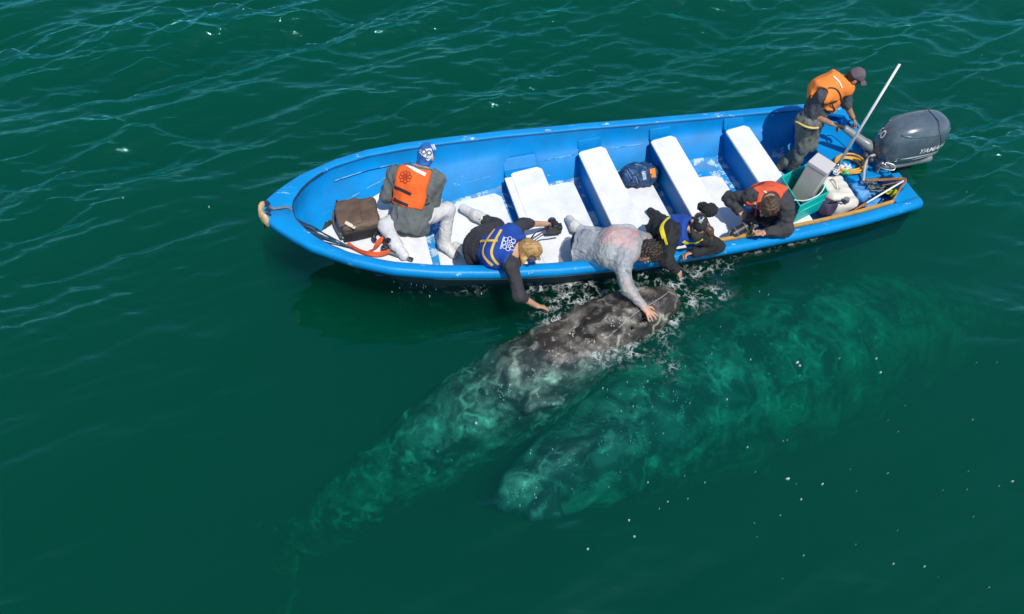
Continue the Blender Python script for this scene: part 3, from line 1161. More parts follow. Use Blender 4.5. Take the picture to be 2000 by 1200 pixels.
grey_plastic = pmat('beige_grey_plastic', (.58, .53, .46), rough=.55, var=.05, scale=5, dirt=(.34, .31, .27), dirt_amt=.35, dirt_scale=7)
can_plastic = pmat('off_white_plastic', (.68, .65, .58), rough=.5, var=.06, scale=8, dirt=(.5, .42, .25), dirt_amt=.6, dirt_scale=9)

# outboard motor, in the boat's frame
MC = P(1778, 266, .80)
ms, mt = float(Lc(MC)[0]), float(Lc(MC)[1])
motor = thing('outboard_motor', 'big grey outboard motor with white stripes hanging on the transom', 'outboard motor', W(ms, mt, .40))
MS, MT, MZ = ms, mt, .54
C_Z = np.array([0, .03, .08, .14, .20, .26, .32, .37, .41, .435, .45])
C_Z = C_Z * 1.17
C_L = np.array([.31, .36, .39, .405, .405, .40, .385, .355, .30, .22, .10]) * .98
C_W = np.array([.15, .19, .215, .225, .228, .226, .218, .20, .165, .12, .05]) * 1.02
C_O = np.array([.01, .0, -.005, -.01, -.015, -.02, -.03, -.04, -.055, -.06, -.06])
NSE = 2.9
def cowl_at(z):
    return float(np.interp(z, C_Z, C_L)), float(np.interp(z, C_Z, C_W)), float(np.interp(z, C_Z, C_O))
def cowl_pt(z, a, out=0.0):
    """a = 0 points to the bow, 90 degrees to the far side."""
    L_, w_, o_ = cowl_at(z)
    L_, w_ = L_ + out, w_ + out
    c, s_ = math.cos(a), math.sin(a)
    x = math.copysign(abs(c) ** (2 / NSE), c) * L_
    if x > 0:
        w_ = w_ * (1 - .12 * (x / L_) ** 2)
    y = math.copysign(abs(s_) ** (2 / NSE), s_) * w_
    return W(MS + o_ + x, MT + y, MZ + z + .05 * (-x) * .5)
def cowl_side(x, z, sg=-1, out=.004):
    L_, w_, o_ = cowl_at(z)
    q = min(.999, abs((x - o_) / L_))
    w_ = w_ * (1 - .12 * q * q) if x > o_ else w_
    y = w_ * (1 - q ** NSE) ** (1 / NSE) + out
    return W(MS + x, MT + sg * y, MZ + z - .025 * (x - o_))
zs = np.concatenate([np.linspace(0, .40, 18), [.415, .428, .438, .445, .45]]) * 1.17
na = 48
V, Fc = [], []
for z in zs:
    for k in range(na):
        V.append(cowl_pt(z, 2 * math.pi * k / na))
for i in range(len(zs) - 1):
    for k in range(na):
        k2 = (k + 1) % na
        Fc.append((i * na + k, i * na + k2, (i + 1) * na + k2, (i + 1) * na + k))
Fc.append(tuple(range(na - 1, -1, -1)))
Fc.append(tuple((len(zs) - 1) * na + k for k in range(na)))
cowling = obj('cowling', V, Fc, motor_grey, motor)
# ridge over the cowling and the seam across its top
mb = MB()
seam = []
for a in np.linspace(-math.pi / 2 - .1, math.pi / 2 + .1, 30):
    seam.append(None)
mb = MB()
pts = [cowl_side(-.16 - .10 * (.46 - z) / .2, z, -1, .001) for z in np.linspace(.23, .455, 8)] + [W(MS - .17, MT + y, MZ + .527 - .35 * y * y + .004) for y in np.linspace(-.13, .13, 7)] + [cowl_side(-.16 - .10 * (.46 - z) / .2, z, 1, .001) for z in np.linspace(.455, .23, 8)]
mb.tube(spline(pts, 40), .005, 6)
mb.build('seam', motor_dark, cowling, smooth=True)
mb = MB()
for sg in (-1, 1):
    mb = MB()
    mb.tube(spline([cowl_side(x, .415 + .02 * math.sin(x * 3), sg, .0) for x in np.linspace(.26, -.36, 10)], 24), .010, 6)
    mb.build('side_ridge', motor_grey, cowling, smooth=True)
def stripe(zf, zb, w0, w1, xa, xb, sg):
    mb = MB()
    n = 16
    V, Fc = [], []
    for i in range(n + 1):
        u = i / n
        x = xa + (xb - xa) * u
        z = zf + (zb - zf) * u + .012 * math.sin(u * math.pi)
        w = (w0 + (w1 - w0) * u) * min(1, u * 5 + .15)
        V += [cowl_side(x, z - w, sg, .003), cowl_side(x, z + w, sg, .003)]
    for i in range(n):
        f = (2 * i, 2 * i + 2, 2 * i + 3, 2 * i + 1)
        Fc.append(f if sg < 0 else f[::-1])
    obj('stripe', V, Fc, decal_white, cowling)
for sg in (-1, 1):
    stripe(.135, .125, .011, .004, .20, -.34, sg)
    stripe(.10, .095, .005, .004, .05, -.36, sg)
    stripe(.07, .068, .004, .005, -.20, -.37, sg)

def text_mesh(txt, size, shear=0.0, extr=.0):
    cu = bpy.data.curves.new('lettering', 'FONT')
    cu.body = txt
    cu.size = size
    cu.shear = shear
    cu.align_x, cu.align_y = 'CENTER', 'CENTER'
    cu.extrude = extr
    cu.offset = size * .008
    ob = bpy.data.objects.new('lettering', cu)
    COL.objects.link(ob)
    dg = bpy.context.evaluated_depsgraph_get()
    me = bpy.data.meshes.new_from_object(ob.evaluated_get(dg))
    bpy.data.objects.remove(ob)
    bpy.data.curves.remove(cu)
    return me

def text_on(txt, size, fn, mat, parent, name='lettering', shear=0.0, bold=True):
    me = text_mesh(txt, size, shear)
    bm = bmesh.new()
    bm.from_mesh(me)
    bmesh.ops.triangulate(bm, faces=bm.faces)
    bmesh.ops.subdivide_edges(bm, edges=[e for e in bm.edges if e.calc_length() > size * .3], cuts=2, use_grid_fill=True)
    for v in bm.verts:
        v.co = Vector([float(c) for c in fn(v.co.x, v.co.y)])
    bm.to_mesh(me)
    bm.free()
    me.materials.clear()
    return link_mesh(name, me, mat, parent, smooth=False)
text_on('YAMAHA', .098, lambda x, y: cowl_side(-.185 - x, .215 + y, -1, .004), decal_white, cowling, shear=.2)
text_on('YAMAHA', .098, lambda x, y: cowl_side(-.185 + x, .215 + y, 1, .004), decal_white, cowling, shear=.2)
def front_fn(x, y):
    z = .34 + y
    L_, w_, o_ = cowl_at(z)
    yy = -.06 + x
    q = min(.99, abs(yy) / (w_ * .9))
    xx = L_ * (1 - q ** NSE) ** (1 / NSE) + .006
    return W(MS + o_ + xx, MT - yy * -1 * -1, MZ + z - .025 * xx)
text_on('60', .13, lambda x, y: front_fn(x, y), decal_white, cowling)
# lower pan, clamp bracket, leg, tiller
pan_prims = [sub_box(W(MS + .0, MT, MZ - .03), [-AX, PE, [0, 0, 1]], [.33, .165, .05], .045)]
sdf_obj('lower_pan', pan_prims, motor_pan, motor, h=.014, k=.02)
leg_prims = [sub_cap(W(MS - .05, MT, MZ - .06), W(MS - .10, MT, -.15), .10, .07, AX, 1.5), sub_box(W(MS - .14, MT, .08), [-AX, PE, [0, 0, 1]], [.20, .10, .012], .01), sub_cap(W(MS - .05, MT, -.30), W(MS - .22, MT, -.30), .06, .04), sub_box(W(MS - .12, MT, -.42), [-AX, PE, [0, 0, 1]], [.10, .012, .14], .01)]
sdf_obj('drive_leg', leg_prims, motor_dark, motor, h=.016, k=.03)
mb = MB()
for dt in (-.10, .10):
    mb = MB()
    mb.hexa([W(.10, MT + dt - .02, .30), W(-.06, MT + dt - .02, .16), W(-.06, MT + dt + .02, .16), W(.10, MT + dt + .02, .30), W(.13, MT + dt - .02, .52), W(-.05, MT + dt - .02, .56), W(-.05, MT + dt + .02, .56), W(.13, MT + dt + .02, .52)])
    mb.build('clamp_bracket', motor_pan, motor, bevel=.006)
t0, t1, t2 = P(1716, 300, .58), P(1694, 283, .66), P(1652, 252, .80)
sdf_obj('tiller_arm', [sub_cap(t0, t1, .055, .05), sub_cap(t1, t2, .055, .04)], motor_pan, motor, h=.01, k=.04)
sdf_obj('tiller_grip', [sub_cap(t2, P(1632, 244, .85), .026, .022)], black_rubber, motor, h=.008)
# jumble of fittings between tiller and cowling
r = random.Random(4)
fit = []
for i in range(9):
    q = P(1690 + r.uniform(-2, 40), 296 + r.uniform(-8, 30), .56 + r.uniform(-.03, .08))
    fit.append((q, r.uniform(.018, .035)))
for i, (q, rad) in enumerate(fit):
    MB().ball(q, (rad, rad * 1.4, rad)).build('fitting', [steel, motor_dark, motor_pan, black_rubber][i % 4], motor, smooth=True)
mb = MB()
mb.tube(spline([P(1715, 302, .60), P(1700, 306, .62), P(1690, 322, .56), P(1687, 345, .48), P(1686, 356, .45)], 24), .016, 8)
mb.build('fuel_hose', pmat('grey_hose', (.42, .36, .36), rough=.5, var=.1), motor, smooth=True)
mb = MB()
mb.tube(spline([P(1720, 316, .60), P(1745, 322, .58), P(1746, 332, .55), P(1728, 331, .54), P(1712, 322, .55)], 26), .007, 6)
mb.build('cable_loop', steel, motor, smooth=True)
mb = MB()
mb.tube(spline([P(1662, 245, .76), P(1656, 240, .80), P(1662, 235, .82), P(1670, 240, .78), P(1690, 276, .68)], 20), .008, 6)
mb.build('kill_cord', black_rubber, motor, smooth=True)

# white pole
t = thing('antenna_pole', 'thin white pole rising at a slant from the stern beside the beige box', 'pole', P(1636, 322, .62))
MB().tube([P(1632, 330, .50), P(1757, 126, 1.9)], [.018, .013], 8).build('shaft', decal_white, t, smooth=True)
MB().tube([P(1630, 333, .46), P(1637, 321, .60)], [.026, .024], 8).build('socket', steel, t, smooth=True)
mb = MB()
for i in range(5):
    q = P(1633 + 2 * math.sin(i * 2.4), 327 + i * 3.0, .52)
    mb.tube(spline([q + np.array([.03 * math.cos(a), .03 * math.sin(a), .01 * a / 6]) for a in np.linspace(0, 6.6, 10)], 14), .006, 5)
mb.build('lashing', pmat('white_cord', (.7, .7, .68), rough=.8, var=.1), t, smooth=True)

# teal bin
def lerp(a, b, u):
    return np.asarray(a, float) * (1 - u) + np.asarray(b, float) * u
t = thing('storage_bin', 'teal open-topped plastic bin holding the tilted beige box', 'bin', W(1.08, -.50, .505))
BT, BB = .80, .505
top = [P(1563, 402, BT), P(1618, 375, BT), P(1582, 318, BT), P(1527, 345, BT)]
cen = sum(top) / 4
mb = MB()
def frus(zs_sc):
    V = []
    for z, sc_ in zs_sc:
        for q in top:
            p = cen + (q - cen) * sc_
            V.append([p[0], p[1], z])
    return V
V = frus([(BB, .90), (BT - .01, 1.0), (BT - .01, .945), (BB + .015, .86)])
Fc = [(3, 2, 1, 0), (12, 13, 14, 15)]
for i in range(3):
    for k in range(4):
        Fc.append((i * 4 + k, i * 4 + (k + 1) % 4, i * 4 + 4 + (k + 1) % 4, i * 4 + 4 + k))
mb.add(V, Fc).build('tub', teal_plastic, t, bevel=.006)
V = frus([(BT - .02, 1.005), (BT - .02, 1.04), (BT, 1.04), (BT, .96), (BT - .02, .96)])
Fc = []
for i in range(5):
    j = (i + 1) % 5
    for k in range(4):
        Fc.append((i * 4 + k, i * 4 + (k + 1) % 4, j * 4 + (k + 1) % 4, j * 4 + k))
MB().add(V, Fc).build('rim', teal_plastic, t, bevel=.004)
# a ridge on the near side of the tub
mb = MB()
a, b = lerp(top[0], top[1], .02), lerp(top[0], top[1], .98)
mb.tube([a + np.array([0, 0, -.11]) - PE * .0, b + np.array([0, 0, -.11])], .010, 6)
mb.build('rib', teal_plastic, t, smooth=True)
mb = MB()
mb.tube(spline([P(1534, 388, .80), P(1552, 391, .80), P(1572, 392, .82), P(1590, 386, .85), P(1605, 375, .87), P(1616, 352, .90)], 30), .006, 6)
mb.build('cord_handle', pmat('white_line', (.72, .75, .72), rough=.7, var=.05), t, smooth=True)

# beige-grey box
t = thing('plastic_box', 'beige grey plastic box tilted inside the teal bin', 'box', W(1.08, -.52, .58))
topq = [P(1579, 317, 1.06), P(1615, 340, 1.06), P(1632, 322, 1.06), P(1597, 300, 1.06)]
lean = (P(1547, 370, .66) - P(1579, 317, 1.06))
low = [q + lean * 1.2 for q in topq]
MB().hexa([low[0], low[1], low[2], low[3], topq[0], topq[1], topq[2], topq[3]]).build('case', grey_plastic, t, bevel=.012)
cc = sum(topq) / 4
lid = [cc + (q - cc) * 1.05 for q in topq]
MB().hexa([q - unit(lean) * -.035 for q in lid] + [q - unit(lean) * .012 for q in lid]).build('lid', pmat('pale_grey_plastic', (.55, .52, .50), rough=.55, var=.04, scale=5, dirt=(.42, .39, .35), dirt_amt=.4), t, bevel=.008)

# jerry can, lying
t = thing('jerry_can', 'off white plastic jerry can lying between teal bin and rope heap', 'jerry can', P(1632, 385, .26))
cc = P(1632, 384, .34)
ca = unit(P(1652, 412, .34) - P(1614, 358, .34))
cb = np.cross([0, 0, 1.0], ca)
f = Field([sub_box(cc, [ca, cb, [0, 0, 1]], [.26, .17, .12], .07)], .011, .05)
f.union([sub_box(cc, [ca, cb, [0, 0, 1]], [.255, .165, .12], .075)], .02)
g0 = cc - ca * .17 + cb * -.01 + np.array([0, 0, .12])
f.cut([sub_cap(g0, g0 + ca * .16, .022, .022)], .012)
f.cut([sub_cap(cc + ca * .13 + cb * .10 + np.array([0, 0, .12]), cc + ca * .13 - cb * .1 + np.array([0, 0, .12]), .02, .02)], .012)
f.bump(wobble(9, .005, .14))
link_mesh('tank', f.mesh(), can_plastic, t)
MB().tube(spline([g0 + np.array([0, 0, -.01]), g0 + ca * .05 + [0, 0, .03], g0 + ca * .11 + [0, 0, .03], g0 + ca * .16 + [0, 0, -.01]], 14), .011, 7).build('handle', can_plastic, t, smooth=True)
q = P(1652, 394, .47)
MB().tube([q, q + np.array([0, 0, .045])], .034, 12).build('cap', motor_pan, t, smooth=False)
MB().tube(spline([P(1622, 395, .49), P(1640, 393, .50), P(1654, 394, .52)], 10), .010, 6).build('strap', black_rubber, t, smooth=True)

# dark cloth
t = thing('cloth_bundle', 'crumpled dark purple cloth tucked below the jerry can', 'cloth', P(1618, 408, .25))
sdf_obj('cloth', [sub_ell(P(1616, 405, .36), [AX, PE, [0, 0, 1]], [.14, .10, .10]), sub_ell(P(1630, 400, .34), [AX, PE, [0, 0, 1]], [.10, .10, .08])], pmat('purple_cloth', (.045, .035, .075), rough=.9, var=.4, scale=14, bump=.6, bscale=40), t, h=.012, k=.05, bumpf=wobble(12, .010, .16))

def coil(name, label, cat, cpx, zc, radii, turns, mat, rad, seed, jit=.012, squash=(1, 1), group=None):
    r = random.Random(seed)
    c = P(*cpx, zc)
    t = thing(name, label, cat, c)
    pts = []
    n = turns * 14
    ph = [r.uniform(0, 6.28) for _ in range(6)]
    for i in range(n + 1):
        a = 2 * math.pi * i / 14
        u = i / n
        rr = radii[0] + (radii[1] - radii[0]) * (.5 + .5 * math.sin(u * 9 + ph[0])) + r.uniform(-jit, jit)
        pts.append(c + AX * rr * squash[0] * math.cos(a) + PE * rr * squash[1] * math.sin(a) + np.array([.02 * math.sin(a * .37 + ph[1]) + r.uniform(-jit, jit), .02 * math.cos(a * .23 + ph[2]), rad + (.5 + .5 * math.sin(a * .31 + ph[3])) * rad * 3 + u * rad * 2]))
    MB().tube(spline(pts, n * 3), rad, 6).build('strand', mat, t, smooth=True)
    return t
yellow_hose = pmat('yellow_hose', (.62, .33, .04), rough=.45, var=.2, scale=12)
coil('hose_coil', 'coiled yellow orange hose lying on the blue stern deck', 'hose', (1656, 327), DZ, (.15, .19), 4, yellow_hose, .013, 5, .006, (1, .85))
rope_dark = pmat('dark_teal_rope', (.02, .07, .10), rough=.85, var=.5, scale=40, bump=.6, bscale=160)
rope_grey = pmat('grey_rope', (.16, .17, .16), rough=.85, var=.4, scale=40, bump=.6, bscale=160)
rope_brown = pmat('orange_brown_rope', (.33, .15, .05), rough=.85, var=.4, scale=40, bump=.6, bscale=160)
rope_green = pmat('yellow_green_rope', (.38, .42, .02), rough=.8, var=.4, scale=30, bump=.6, bscale=120)
coil('rope_heap', 'heap of thin dark rope in loops behind the jerry can', 'rope', (1712, 374), .30, (.10, .20), 9, rope_dark, .009, 8, .03, (.8, 1.0))
coil('rope_heap', 'paler grey rope looped over the dark rope heap', 'rope', (1718, 362), .37, (.07, .15), 5, rope_grey, .008, 18, .03, (1.1, .9))
coil('rope_bundle', 'small yellow green rope bundle in the stern corner', 'rope', (1742, 381), .42, (.03, .06), 6, rope_green, .012, 9, .015)
t = thing('mooring_rope', 'orange brown rope strung round the near stern corner', 'rope', P(1768, 350, .60))
mb = MB()
for off in (0, 2.2):
    mb.tube(spline([P(1690, 352 + off, .50), P(1730, 350 + off, .55), P(1768, 349 + off, .62), P(1760, 365 + off, .60), P(1748, 384 + off, .58), P(1740, 398 + off, .57)], 34), .009, 6)
mb.tube(spline([P(1722, 363, .50), P(1745, 358, .56), P(1766, 352, .62)], 14), .008, 6)
mb.tube(spline([P(1666, 410, .53), P(1680, 405, .55), P(1692, 400, .56)], 14), .010, 6)
mb.build('strand', rope_brown, t, smooth=True)
t = thing('boat_hook', 'thin white and brown stick lying over the ropes at the stern', 'stick', P(1725, 378, .55))
MB().tube([P(1690, 398, .58), P(1764, 354, .64)], .010, 7).build('shaft', decal_white, t, smooth=True)
MB().tube([P(1668, 411, .56), P(1692, 397, .58)], .013, 7).build('grip', rope_brown, t, smooth=True)
t = thing('plastic_bag', 'clear crumpled bag with green and white wrapping inside the hose coil', 'bag', P(1652, 333, DZ))
sdf_obj('wrapping', [sub_ell(P(1653, 337, .47), [AX, PE, [0, 0, 1]], [.055, .04, .035])], pmat('green_wrap', (.02, .35, .12), rough=.4, var=.4, scale=30), t, h=.008, bumpf=wobble(31, .006, .05))
sdf_obj('film', [sub_ell(P(1647, 327, .48), [AX, PE, [0, 0, 1]], [.05, .05, .035]), sub_ell(P(1655, 328, .48), [AX, PE, [0, 0, 1]], [.05, .035, .04])], pmat('clear_film', (.55, .62, .64), rough=.25, var=.3, scale=30), t, h=.008, bumpf=wobble(30, .010, .05))
t = thing('blue_tarp', 'folded blue tarp beneath the rope heap at the stern', 'tarp', P(1690, 372, .26))
sdf_obj('cloth', [sub_box(P(1712, 378, .29), [AX, PE, [0, 0, 1]], [.26, .20, .05], .03), sub_box(P(1680, 366, .32), [AX, PE, [0, 0, 1]], [.12, .13, .06], .03)], pmat('blue_tarp_cloth', (.05, .25, .55), rough=.5, var=.3, scale=9, bump=.4), t, h=.014, k=.04, bumpf=wobble(33, .012, .12))

# navy backpack between two thwarts
navy = pmat('navy_nylon', (.012, .05, .13), rough=.6, var=.35, scale=9, bump=.35, bscale=40)
t = thing('backpack', 'navy backpack with an orange tag lying between the thwarts', 'backpack', P(1250, 345, FP))
c = P(1250, 340, .27)
u = unit(P(1285, 336, .27) - P(1215, 345, .27))
v = np.cross([0, 0, 1.0], u)
f = Field([sub_ell(c, [u, v, [0, 0, 1]], [.26, .19, .14])], .011, .06)
f.union([sub_ell(c, [u, v, [0, 0, 1]], [.24, .155, .12]), sub_ell(c - u * .10 + v * .01, [u, v, [0, 0, 1]], [.14, .14, .10]), sub_ell(c + u * .08 - v * .05, [u, v, [0, 0, 1]], [.12, .10, .13])], .05)
f.bump(wobble(41, .010, .12))
f.bump(wobble(42, .005, .05))
link_mesh('sack', f.mesh(), navy, t)
bagtree = f
def drop(p, top_z=2.0, bv=None):
    hit = bv.ray_cast(Vector((float(p[0]), float(p[1]), top_z)), Vector((0, 0, -1)))
    return np.array(hit[0]) if hit[0] is not None else np.array(p, float)
def bvh(o):
    me = o.data
    r0 = root_of(o.parent)
    return BVHTree.FromPolygons([tuple(v.co + r0) for v in me.vertices], [tuple(p.vertices) for p in me.polygons])
bb = bvh(t.children[0])
def on_top(px, py, zg, bv, lift=.006):
    """The point on an object's top that the photograph shows at (px, py)."""
    o = Vector((0, 0, CAM_H))
    d = Vector((P(px, py, zg) - np.array([0, 0, CAM_H])).tolist()).normalized()
    h = bv.ray_cast(o, d)
    p = np.array(h[0]) + np.array(h[1]) * lift if h[0] is not None else P(px, py, zg)
    return p
def on_surf(px, py, zg, bv, lift):
    o = Vector((0, 0, CAM_H))
    d = Vector((P(px, py, zg) - np.array([0, 0, CAM_H])).tolist()).normalized()
    h = bv.ray_cast(o, d)
    if h[0] is None:
        h = bv.find_nearest(Vector(P(px, py, zg).tolist()))
    n = np.array(h[1])
    return np.array(h[0]) + n * lift, n
def patch(name, quad, zg, bv, mat, parent, n=6, lift=.006, th=.006):
    """A thin panel lying on another object, its corners given on the photograph."""
    q = np.array(quad, float)
    V, Fc = [], []
    for i in range(n + 1):
        for j in range(n + 1):
            a, b = i / n, j / n
            pq = (q[0] * (1 - a) + q[1] * a) * (1 - b) + (q[3] * (1 - a) + q[2] * a) * b
            V.append(on_top(pq[0], pq[1], zg, bv, lift))
    for i in range(n):
        for j in range(n):
            Fc.append((i * (n + 1) + j, (i + 1) * (n + 1) + j, (i + 1) * (n + 1) + j + 1, i * (n + 1) + j + 1))
    return obj(name, V, Fc, mat, parent)
patch('tag', [(1269, 331), (1279, 329), (1281, 346), (1272, 348)], .35, bb, pmat('orange_tag', (.75, .25, .03), rough=.6, var=.15), t, 4)
patch('emblem', [(1253, 336), (1260, 334), (1263, 350), (1256, 352)], .35, bb, pmat('emblem_thread', (.30, .38, .45), rough=.8, var=.6, scale=60), t, 4)
for pts in ([(1228, 330), (1236, 340), (1242, 350), (1246, 358)], [(1224, 334), (1231, 345), (1238, 356)], [(1240, 322), (1252, 324), (1262, 330)]):
    MB().tube(spline([on_top(a, b, .35, bb, .004) for a, b in pts], 16), .009, 6).build('strap', pmat('strap_blue', (.10, .20, .36), rough=.7, var=.2), t, smooth=True)

# brown messenger bag in the bow
brown = pmat('waxed_brown_canvas', (.105, .066, .042), rough=.75, var=.25, scale=7, bump=.4, bscale=70, dirt=(.19, .14, .10), dirt_amt=.5, dirt_scale=5)
t = thing('camera_bag', 'brown canvas messenger bag with its flap closed on the bow platform', 'bag', P(705, 430, PLZ))
bl = [P(672, 470, .72), P(748, 452, .72), P(738, 405, .72), P(655, 418, .72)]
cb_ = sum(bl) / 4
ua = unit((bl[1] - bl[0]) + (bl[2] - bl[3]))
va = np.cross([0, 0, 1.0], ua)
la = np.linalg.norm(bl[1] - bl[0]) / 2
lb = np.linalg.norm(bl[3] - bl[0]) / 2
f = Field([sub_box(cb_ + [0, 0, .09], [ua, va, [0, 0, 1]], [la + .02, lb + .02, .11], .05)], .011, .05)
f.union([sub_box(cb_ + [0, 0, .085], [ua, va, [0, 0, 1]], [la, lb, .085], .05)], .02)
f.bump(wobble(51, .007, .16))
f.bump(wobble(52, .003, .05))
body_ = link_mesh('body', f.mesh(), brown, t)
bg = bvh(body_)
sdf_obj('flap', [sub_box(cb_ + ua * -.10 + va * .01 + [0, 0, .172], [ua, va, [0, 0, 1]], [la * .62, lb * .92, .016], .014)], brown, t, h=.010, bumpf=wobble(53, .007, .14))
fl = bvh(t.children[-1])
patch('label_strip', [(676, 432), (696, 443), (692, 448), (673, 437)], .9, fl, pmat('cream_label', (.60, .52, .42), rough=.7, var=.1), t, 5, .005)
MB().ribbon(spline([bl[0] + [0, 0, .05] - va * .02, lerp(bl[0], bl[1], .3) + [0, 0, .07] - va * .045, lerp(bl[0], bl[1], .7) + [0, 0, .07] - va * .045, bl[1] + [0, 0, .05] - va * .02], 14), [[0, 0, .045]] * 14, -va * .02).build('side_pocket', black_strap_m, t)
MB().tube(spline([bl[3] + [0, 0, .06], lerp(bl[3], bl[0], .4) + [0, 0, .03] - ua * .05, bl[0] + [0, 0, .04] - ua * .02], 14), .014, 6).build('strap', pmat('brown_strap', (.10, .08, .06), rough=.8), t, smooth=True)
MB().tube(spline([P(735, 453, .80), P(730, 462, .80), P(733, 470, .76)], 8), .022, 8).build('buckle', black_plastic, t, smooth=True)

# camera with an orange strap
def camera_body(root, c, fwd, up, sc=1.0, lens=.07, lr=.035, flash=True, parts=None):
    fwd, up = unit(fwd), unit(up)
    up = unit(up - fwd * (up @ fwd))
    sd = np.cross(fwd, up)
    sdf_obj('camera_body', [sub_box(c, [sd, fwd, up], np.array([.072, .034, .048]) * sc, .012 * sc), sub_box(c - sd * .055 * sc + fwd * .03 * sc, [sd, fwd, up], np.array([.018, .022, .046]) * sc, .012 * sc)], black_plastic, root, h=.006, k=.01)
    sdf_obj('viewfinder_hump', [sub_box(c + up * .055 * sc, [sd, fwd, up], np.array([.03, .035, .022]) * sc, .01 * sc)], black_plastic, root, h=.006)
    l0 = c + fwd * .03 * sc
    MB().tube([l0, l0 + fwd * lens * .55, l0 + fwd * lens * .56, l0 + fwd * lens, l0 + fwd * lens * 1.01], [lr * sc, lr * sc, lr * 1.15 * sc, lr * 1.15 * sc, lr * .95 * sc], 16).build('lens', black_plastic, root, smooth=False)
    MB().ball(l0 + fwd * (lens * 1.0), (lr * .8 * sc,) * 3).build('front_glass', lens_glass, root, smooth=True)
    for k in (.2, .75):
        MB().tube([l0 + fwd * lens * k, l0 + fwd * lens * (k + .07)], lr * 1.22 * sc, 16).build('lens_ring', ring_grey, root)
    MB().tube([c + up * .048 * sc - sd * .05 * sc, c + up * .062 * sc - sd * .05 * sc], .013 * sc, 10).build('dial', ring_grey, root)
lens_glass = pmat('lens_glass', (.02, .03, .05), rough=.05, var=.1, coat=1.0)
ring_grey = pmat('ring_grey', (.12, .12, .12), rough=.45, var=.2, scale=30)
orange_strap_m = pmat('orange_webbing', (.62, .085, .015), rough=.7, var=.2, scale=12, bump=.3, bscale=120)
t = thing('camera', 'black camera with an orange strap lying on the bow platform', 'camera', P(760, 482, PLZ))
camera_body(t, P(762, 476, PLZ + .055), P(745, 489, .75) - P(762, 474, .75), [0, 0, 1.0], 1.0, .07, .034)
def strap(name, pts, w, mat, parent, twist=.3, n=24, th=.005):
    c = spline(pts, n)
    tan = np.gradient(c, axis=0)
    sd, thv = [], []
    for i in range(n):
        tt = unit(tan[i])
        a = math.sin(i / n * 7) * twist
        s0_ = unit(np.cross(tt, [0, 0, 1.0]))
        u0 = np.cross(s0_, tt)
        s1 = s0_ * math.cos(a) + u0 * math.sin(a)
        sd.append(s1 * w / 2)
        thv.append(np.cross(s1, tt) * th)
    return MB().ribbon(c, sd, np.array(thv)).build(name, mat, parent)
strap('strap', [P(762, 490, .76), P(740, 497, .74), P(715, 494, .74), P(692, 484, .74), P(678, 476, .74)], .05, orange_strap_m, t, .5)
strap('strap', [P(722, 492, .73), P(732, 484, .75), P(743, 470, .75), P(757, 463, .76)], .05, orange_strap_m, t, .7)
# tripod
t = thing('folded_monopod', 'folded dark monopod lying by the orange strap along the near rail', 'monopod', P(785, 500, PLZ))
for dx in (0, 3.0):
    MB().tube([P(757, 489 + dx, .745), P(780, 497 + dx, .745), P(781, 497.2 + dx, .745), P(804, 505.5 + dx, .745)], [.016, .016, .012, .012], 8).build('leg_tube', [black_plastic, rope_grey][int(dx > 0)], t, smooth=False)
MB().tube([P(800, 505.5, .745), P(806, 507.5, .745)], .020, 8).build('foot', black_rubber, t)
# strap end / rod at the far edge of the bow platform
t = thing('paddle_handle', 'short black rod with a clip leaning at the far edge of the bow platform', 'rod', P(645, 405, .78))
MB().tube([P(628, 415, .74), P(656, 396, .80)], .014, 8).build('shaft', black_rubber, t, smooth=True)
MB().tube([P(652, 400, .78), P(660, 392, .82)], .030, 8).build('clip', black_plastic, t, smooth=False)
MB().tube([P(654, 397, .78), P(653, 405, .74)], .018, 8).build('clip_end', black_plastic, t, smooth=False)
# bow rope
t = thing('bow_rope', 'bundle of dark blue mooring rope along the inside of the near bow rail', 'rope', P(600, 450, 1.0))
bow_rope_m = pmat('dark_blue_rope', (.01, .03, .065), rough=.85, var=.6, scale=50, bump=.6, bscale=150)
r = random.Random(11)
def near_inner(s, d=0.0, dz=0.0):
    return W(s, -(inner_b(s) - d), bh(s) - .02 + dz)
for k in range(8):
    path = [(563, 418), (572, 432), (586, 443), (602, 452), (620, 460), (640, 468), (660, 476), (690, 486)][:8 - k % 3]
    pts = []
    for i, (px, py) in enumerate(path):
        sp = math.sin(math.pi * i / (len(path) - 1))
        pts.append(P(px + (k - 2) * 2.2 * sp + r.uniform(-1.5, 1.5), py - (k - 3) * 1.9 * sp + r.uniform(-1, 1), 1.16 - .042 * i + r.uniform(-.012, .012)))
    MB().tube(spline(pts, 40), .008 + .002 * (k % 2), 6).build('strand', bow_rope_m if k % 3 else rope_dark, t, smooth=True)
pts = [W(s, inner_b(s) - .008, bh(s) - .012) for s in np.linspace(6.35, 6.69, 10)] + [W(s, -(inner_b(s) - .008), bh(s) - .012) for s in np.linspace(6.69, 6.60, 4)]
MB().tube(spline(pts, 50), .010, 6).build('strand', bow_rope_m, t, smooth=True)
MB().tube(spline([W(6.92, .05, bh(6.92) + .015), W(6.87, -.01, bh(6.87) + .02), W(6.80, 0, bh(6.8) + .02), W(6.74, .01, bh(6.74) + .015), W(6.69, .0, bh(6.69) - .02)], 20), .012, 6).build('strand', rope_grey, t, smooth=True)
for dt in (.07, .03, -.03, -.09):
    MB().tube(spline([W(6.94, dt, bh(6.94) + .02), W(6.92, dt + .02, bh(6.92) + .03), W(6.90, dt - .01, bh(6.9) + .015)], 8), .011, 6).build('knot', bow_rope_m, t, smooth=True)
